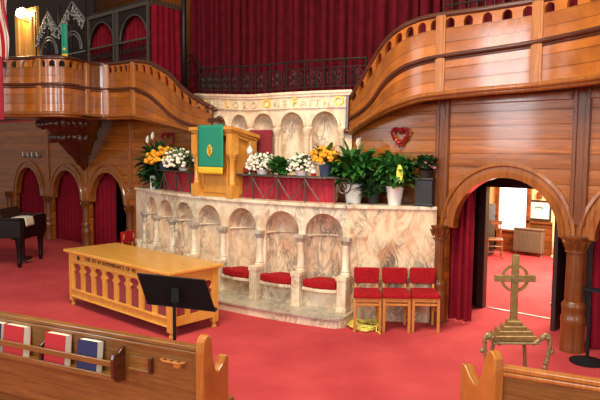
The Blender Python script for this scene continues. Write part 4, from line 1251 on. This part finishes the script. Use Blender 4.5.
bm = NB(); tube(bm, [cen+Vector((.0, 0, .02)), cen+Vector((.02, -.02, -.12)), (-.52, -4.26, .95), (-.52, -4.26, .1)], .016, 10); obj('pole', bm, 'black', ms, off=off)
bm = NB(); box(bm, cen+Vector((.02, -.025, -.02)), (.07, .05, .14), math.radians(41)); obj('bracket', bm, 'black', ms, off=off)
for k in range(3):
    bm = NB(); a = 2*PI*k/3+.4; tube(bm, [(0, 0, .14), (.15*cos(a), .15*sin(a), .1), (.26*cos(a), .26*sin(a), .012)], .012, 8); obj('leg', bm, 'black', ms)

# ------------------------------------------------------------------ pews
PA = math.radians(16.67)
lp = thing('pew', 'oak pew back with a rack of red and blue hymnals at the lower left', 'pew', (.73, -4.97, 0), PA, 'oak pews')
def end_panel(name, root, x, y0, mat, rz=0., D=.38):
    bm = NB()
    o = [(-.04, 0), (-.05, .98), (-.04, 1.05), (-.02, 1.08), (.02, 1.095), (.06, 1.07), (.09, .98), (.115, .88), (.15, .80), (.2, .785), (.27, .82), (.33, .875), (.365, .87), (.38, .84), (.38, 0)]
    o = [(y*(D/.38) if y > .07 else y, z) for y, z in o if True]
    prism(bm, o, 'x', -.035, .035)
    ob = obj(name, bm, mat, root, bevel=.01); ob.location = (x, y0, 0); ob.rotation_euler = (0, 0, rz)
    return ob
bm = NB(); box(bm, (-1.6, .02, .64), (3.2, .04, .68)); obj('back_panel', bm, 'pew_wood', lp, bevel=.004)
bm = NB(); box(bm, (-1.6, .015, .985), (3.2, .07, .035)); box(bm, (-1.6, -.005, .95), (3.2, .03, .03)); obj('top_rail', bm, 'pew_wood', lp, bevel=.008)
bm = NB(); box(bm, (-1.6, .27, .44), (3.2, .42, .04)); obj('seat', bm, 'pew_wood', lp, bevel=.006)
bm = NB(); box(bm, (-1.6, .26, .22), (3.2, .04, .42)); obj('seat_support', bm, 'pew_wood', lp)
end_panel('end_panel', lp, .03, 0, 'pew_end', 0., .29)
# book rack
rk = lambda *a: None
bm = NB(); box(bm, (-1.9, -.118, .80), (2.42, .018, .045)); obj('rack_rail', bm, 'pew_wood', lp, bevel=.004)
bm = NB(); box(bm, (-1.9, -.118, .695), (2.42, .018, .04)); obj('rack_rail', bm, 'pew_wood', lp, bevel=.004)
bm = NB(); box(bm, (-1.9, -.06, .675), (2.42, .12, .015)); obj('rack_floor', bm, 'pew_wood', lp)
for x in (-.695, -1.47, -2.6):
    bm = NB(); prism(bm, [(0, .64), (-.1, .66), (-.135, .70), (-.135, .84), (-.12, .875), (-.07, .88), (-.04, .9), (0, .91)] if x > -.8 else [(0, .66), (-.108, .67), (-.108, .83), (-.06, .86), (0, .86)], 'x', x-.014, x+.014); obj('rack_bracket', bm, 'wood_rail', lp, bevel=.004)
bm = NB(); box(bm, (-.53, -.008, .8), (.2, .012, .1)); box(bm, (-.53, -.025, .755), (.2, .03, .012)); obj('card_holder', bm, 'pew_wood', lp, bevel=.003)
bm = NB(); box(bm, (-.425, -.02, .8), (.025, .035, .115)); obj('card_stop', bm, 'wood_rail', lp)
bm = NB(); prism(bm, [(-.335, 0), (-.115, 0), (-.115, -.02), (-.15, -.055), (-.30, -.055), (-.335, -.03)], 'z', .862, .875)
prism(bm, [(-.2, 0), (-.14, 0), (-.14, -.05), (-.2, -.05)], 'z', .835, .865); obj('cup_shelf', bm, 'pew_end', lp, bevel=.003)
bm = NB()
for x in (-.285, -.225, -.165): lathe(bm, [(.014, .874), (.014, .8765)], (x, -.03, 0), 12)
obj('cup_hole', bm, 'dark_wood', lp)
# hymnals
def hymnal(label, x, w, h, th, cov, tilt):
    t = thing('hymnal', label, 'book', (0, 0, 0), 0, 'hymnals in the pew rack')
    loc = Matrix.Translation((.73, -4.97, 0)) @ Matrix.Rotation(PA, 4, 'Z') @ Matrix.Translation((x, -.103, .6835)) @ Matrix.Rotation(tilt, 4, 'X')
    t.matrix_world = loc
    bm = NB(); box(bm, (0, .002, h/2), (w, .004, h)); box(bm, (0, th-.002, h/2), (w, .004, h)); box(bm, (-w/2+.002, th/2, h/2), (.004, th, h)); obj('cover', bm, cov, t, bevel=.001)
    bm = NB(); box(bm, (.0, th/2, h/2), (w-.01, th-.008, h-.008)); obj('pages', bm, 'paper', t)
    return t
hymnal('navy hymnal cut off by the left edge, first in the pew rack', -2.06, .24, .26, .085, 'book_blue', -.1)
hymnal('leftmost red hymnal, beside the navy one cut off by the photo edge', -1.79, .23, .262, .078, 'book_red', -.1)
hymnal('red hymnal just left of the navy blue one at the right end of the rack', -1.325, .22, .255, .075, 'book_red', -.1)
hymnal('navy blue hymnal at the right end of the pew rack', -.985, .2, .25, .075, 'book_blue', -.1)
# right pew
rp = thing('pew', 'oak pew end and back at the lower right corner', 'pew', (2.45, -3.86, 0), math.radians(15.5), 'oak pews')
bm = NB(); box(bm, (1.0, .02, .64), (2.0, .04, .68)); obj('back_panel', bm, 'pew_wood', rp, bevel=.004)
bm = NB(); box(bm, (1.0, .015, .985), (2.0, .07, .035)); box(bm, (1.0, -.005, .95), (2.0, .03, .03)); obj('top_rail', bm, 'pew_end', rp, bevel=.008)
bm = NB(); box(bm, (1.0, .27, .44), (2.0, .42, .04)); obj('seat', bm, 'pew_wood', rp, bevel=.006)
end_panel('end_panel', rp, .0, 0, 'pew_end', math.radians(38), .42)

# ------------------------------------------------------------------ brass cross and its stand
rzc = math.radians(41.4)
st = thing('cross_stand', 'brass plant-style stand with curled legs holding the cross', 'stand', (2.03, -2.51, 0), rzc)
bm = NB(); box(bm, (0, 0, .765), (.42, .22, .02)); obj('top', bm, 'brass_dull', st, bevel=.006)
for sx in (-1, 1):
    for sy in (-1, 1):
        bm = NB()
        P = [(sx*.14, sy*.09, .75), (sx*.2, sy*.1, .80), (sx*.25, sy*.11, .85), (sx*.285, sy*.115, .80), (sx*.27, sy*.11, .66), (sx*.235, sy*.105, .5), (sx*.22, sy*.11, .3), (sx*.24, sy*.13, .1), (sx*.28, sy*.15, .01)]
        if sy > 0: P = [(sx*.13, .09, .76), (sx*.15, .1, .6), (sx*.17, .11, .3), (sx*.2, .13, .01)]
        tube(bm, [Vector(p) for p in catmull(P, 6)], .017, 8)
        o = obj('leg', bm, 'brass_dull', st, smooth=True)
        if sy < 0:
            bm = NB(); random.seed(4)
            for k in range(5): blob(bm, (sx*(.22+.02*k), sy*.11, .82-.006*k*k+.03*sin(k)), (.026, .022, .026), 1, k, .6)
            for k in range(4): blob(bm, (sx*(.262-.008*k), sy*.11, .62-.035*k), (.024, .022, .03), 1, k, .6)
            obj('leaf_ornament', bm, 'brass_dull', o)
cr = thing('brass_cross', 'tall brass ringed cross on a stepped base standing on the curled-leg stand', 'cross', (2.03, -2.51, .777), rzc)
bm = NB()
box(bm, (0, 0, .025), (.36, .17, .045)); box(bm, (0, 0, .065), (.29, .14, .045)); box(bm, (0, 0, .105), (.2, .11, .04)); box(bm, (0, 0, .145), (.12, .09, .045)); obj('base', bm, 'brass', cr, bevel=.006)
bm = NB(); box(bm, (0, 0, .45), (.062, .035, .6)); box(bm, (0, 0, .54), (.36, .034, .062)); obj('cross', bm, 'brass', cr, bevel=.004)
bm = NB()
for r in (.105, .125): pass
n = 32
rg = [[bm.verts.new((r*cos(2*PI*k/n), y, .54+r*sin(2*PI*k/n))) for k in range(n)] for r, y in ((.1, -.011), (.125, -.011), (.125, .011), (.1, .011))]
for i in range(4):
    for k in range(n): bm.faces.new((rg[i][k], rg[i][(k+1) % n], rg[(i+1) % 4][(k+1) % n], rg[(i+1) % 4][k]))
obj('ring', bm, 'brass', cr)
bm = NB(); tube(bm, [(.03*cos(2*PI*k/16), -.02, .54+.03*sin(2*PI*k/16)) for k in range(16)], .005, 5, closed=True); box(bm, (0, -.02, .54), (.012, .01, .1)); box(bm, (0, -.02, .54), (.1, .01, .012)); obj('medallion', bm, 'brass_dull', cr)

# ------------------------------------------------------------------ grand piano
pn = thing('grand_piano', 'black grand piano at the left edge in front of the curtained arches', 'piano', (-8.75, -2.1, 0), math.radians(41.4))
ol = [(.28, -.62), (.32, -.55), (.32, .55), (.28, .62), (-.3, .66), (-.7, .6), (-1.1, .3), (-1.5, .12), (-1.75, -.1), (-1.8, -.35), (-1.65, -.6), (-1.4, -.68), (-.5, -.66)]
bm = NB(); prism(bm, ol, 'z', .62, .98); obj('case', bm, 'black_gloss', pn, bevel=.012)
bm = NB(); prism(bm, [(x*1.02+.0 if x < 0 else x-.03, y*1.03) for x, y in ol], 'z', .985, 1.015); obj('lid', bm, 'black_gloss', pn, bevel=.01)
bm = NB(); box(bm, (-.22, 0, 1.09), (.03, .9, .2), 0, 0, -.5); obj('music_desk', bm, 'dark_wood', pn, bevel=.006)
bm = NB(); box(bm, (.18, 0, .6), (.24, 1.1, .05)); obj('keybed', bm, 'black_gloss', pn, bevel=.008)
for x, y in ((.2, -.5), (.2, .5), (-1.4, -.3)):
    bm = NB(); lathe(bm, [(.03, .0), (.035, .04), (.05, .08), (.04, .12), (.06, .45), (.085, .58), (.085, .62)], (x, y, 0), 12); obj('leg', bm, 'black_gloss', pn, smooth='auto')
bm = NB(); box(bm, (.05, 0, .35), (.04, .06, .54)); box(bm, (.1, 0, .1), (.12, .3, .06)); obj('pedal_lyre', bm, 'black_gloss', pn)
for k in (-1, 0, 1):
    bm = NB(); box(bm, (.2, .07*k, .07), (.12, .025, .012)); obj('pedal', bm, 'brass', pn)
bm = NB()
def shp(u, v):
    return (.05+.34*u, -.5+.4*v, .004+.006*sin(u*4)) if u < .8 else (.322+.03*sin((u-.8)*5*PI/2), -.5+.4*v, .004-.9*(u-.8))
grid(bm, shp, 20, 6)
o = obj('sheet_music', bm, 'paper', smooth=True); o.modifiers.new('thick', 'SOLIDIFY').thickness = .004
o.location = (-8.75, -2.1, 1.021); o.rotation_euler = (0, 0, math.radians(41.4)); tag(o, 'pale sheet music lying on the edge of the black piano', 'paper')
# ------------------------------------------------------------------ light
def area(name, loc, target, size, power, col, sy=None):
    l = bpy.data.lights.new(name, 'AREA'); l.energy = power; l.color = col; l.size = size
    if sy: l.shape = 'RECTANGLE'; l.size_y = sy
    o = bpy.data.objects.new(name, l); COL.objects.link(o); o.location = loc
    d = Vector(target)-Vector(loc); o.rotation_euler = d.to_track_quat('-Z', 'Y').to_euler(); return o
area('overhead_key', (.5, -5.5, 8.0), (-.5, -1.5, 0), 3.5, 900, (1, .86, .66))  # warm overhead key light, added; no chandelier known here
area('nave_window', (9.5, -7, 4.5), (-1, 0, 2.0), 2.0, 420, (.86, .93, 1.0), 4)
for wx_, pw in ((-9.5, 100), (-4.6, 290), (.6, 280), (5.5, 240)):
    area('nave_window', (wx_, -13.5, 4.6), (wx_*.3, 0, 2.6), 1.5, pw, (.88, .94, 1.0), 4.2)
area('hall_fill', (.8, 4.2, 3.1), (.8, 4.3, 0), 2.2, 600, (1, .9, .72))  # area light added to brighten the hall and its carpet
p = bpy.data.lights.new('wall_lamp_light', 'POINT'); p.energy = 26; p.color = (1, .72, .36); p.shadow_soft_size = .12
o = bpy.data.objects.new('wall_lamp_light', p); COL.objects.link(o); o.location = (-13.75, .05, 6.2)
w = bpy.data.worlds.new('world'); scene.world = w; w.use_nodes = True
w.node_tree.nodes['Background'].inputs[0].default_value = (1, .88, .74, 1); w.node_tree.nodes['Background'].inputs[1].default_value = .22
scene.view_settings.view_transform = 'Standard'; scene.view_settings.look = 'None'
scene.view_settings.gamma = 1; scene.view_settings.use_curve_mapping = False; scene.view_settings.exposure = -.06
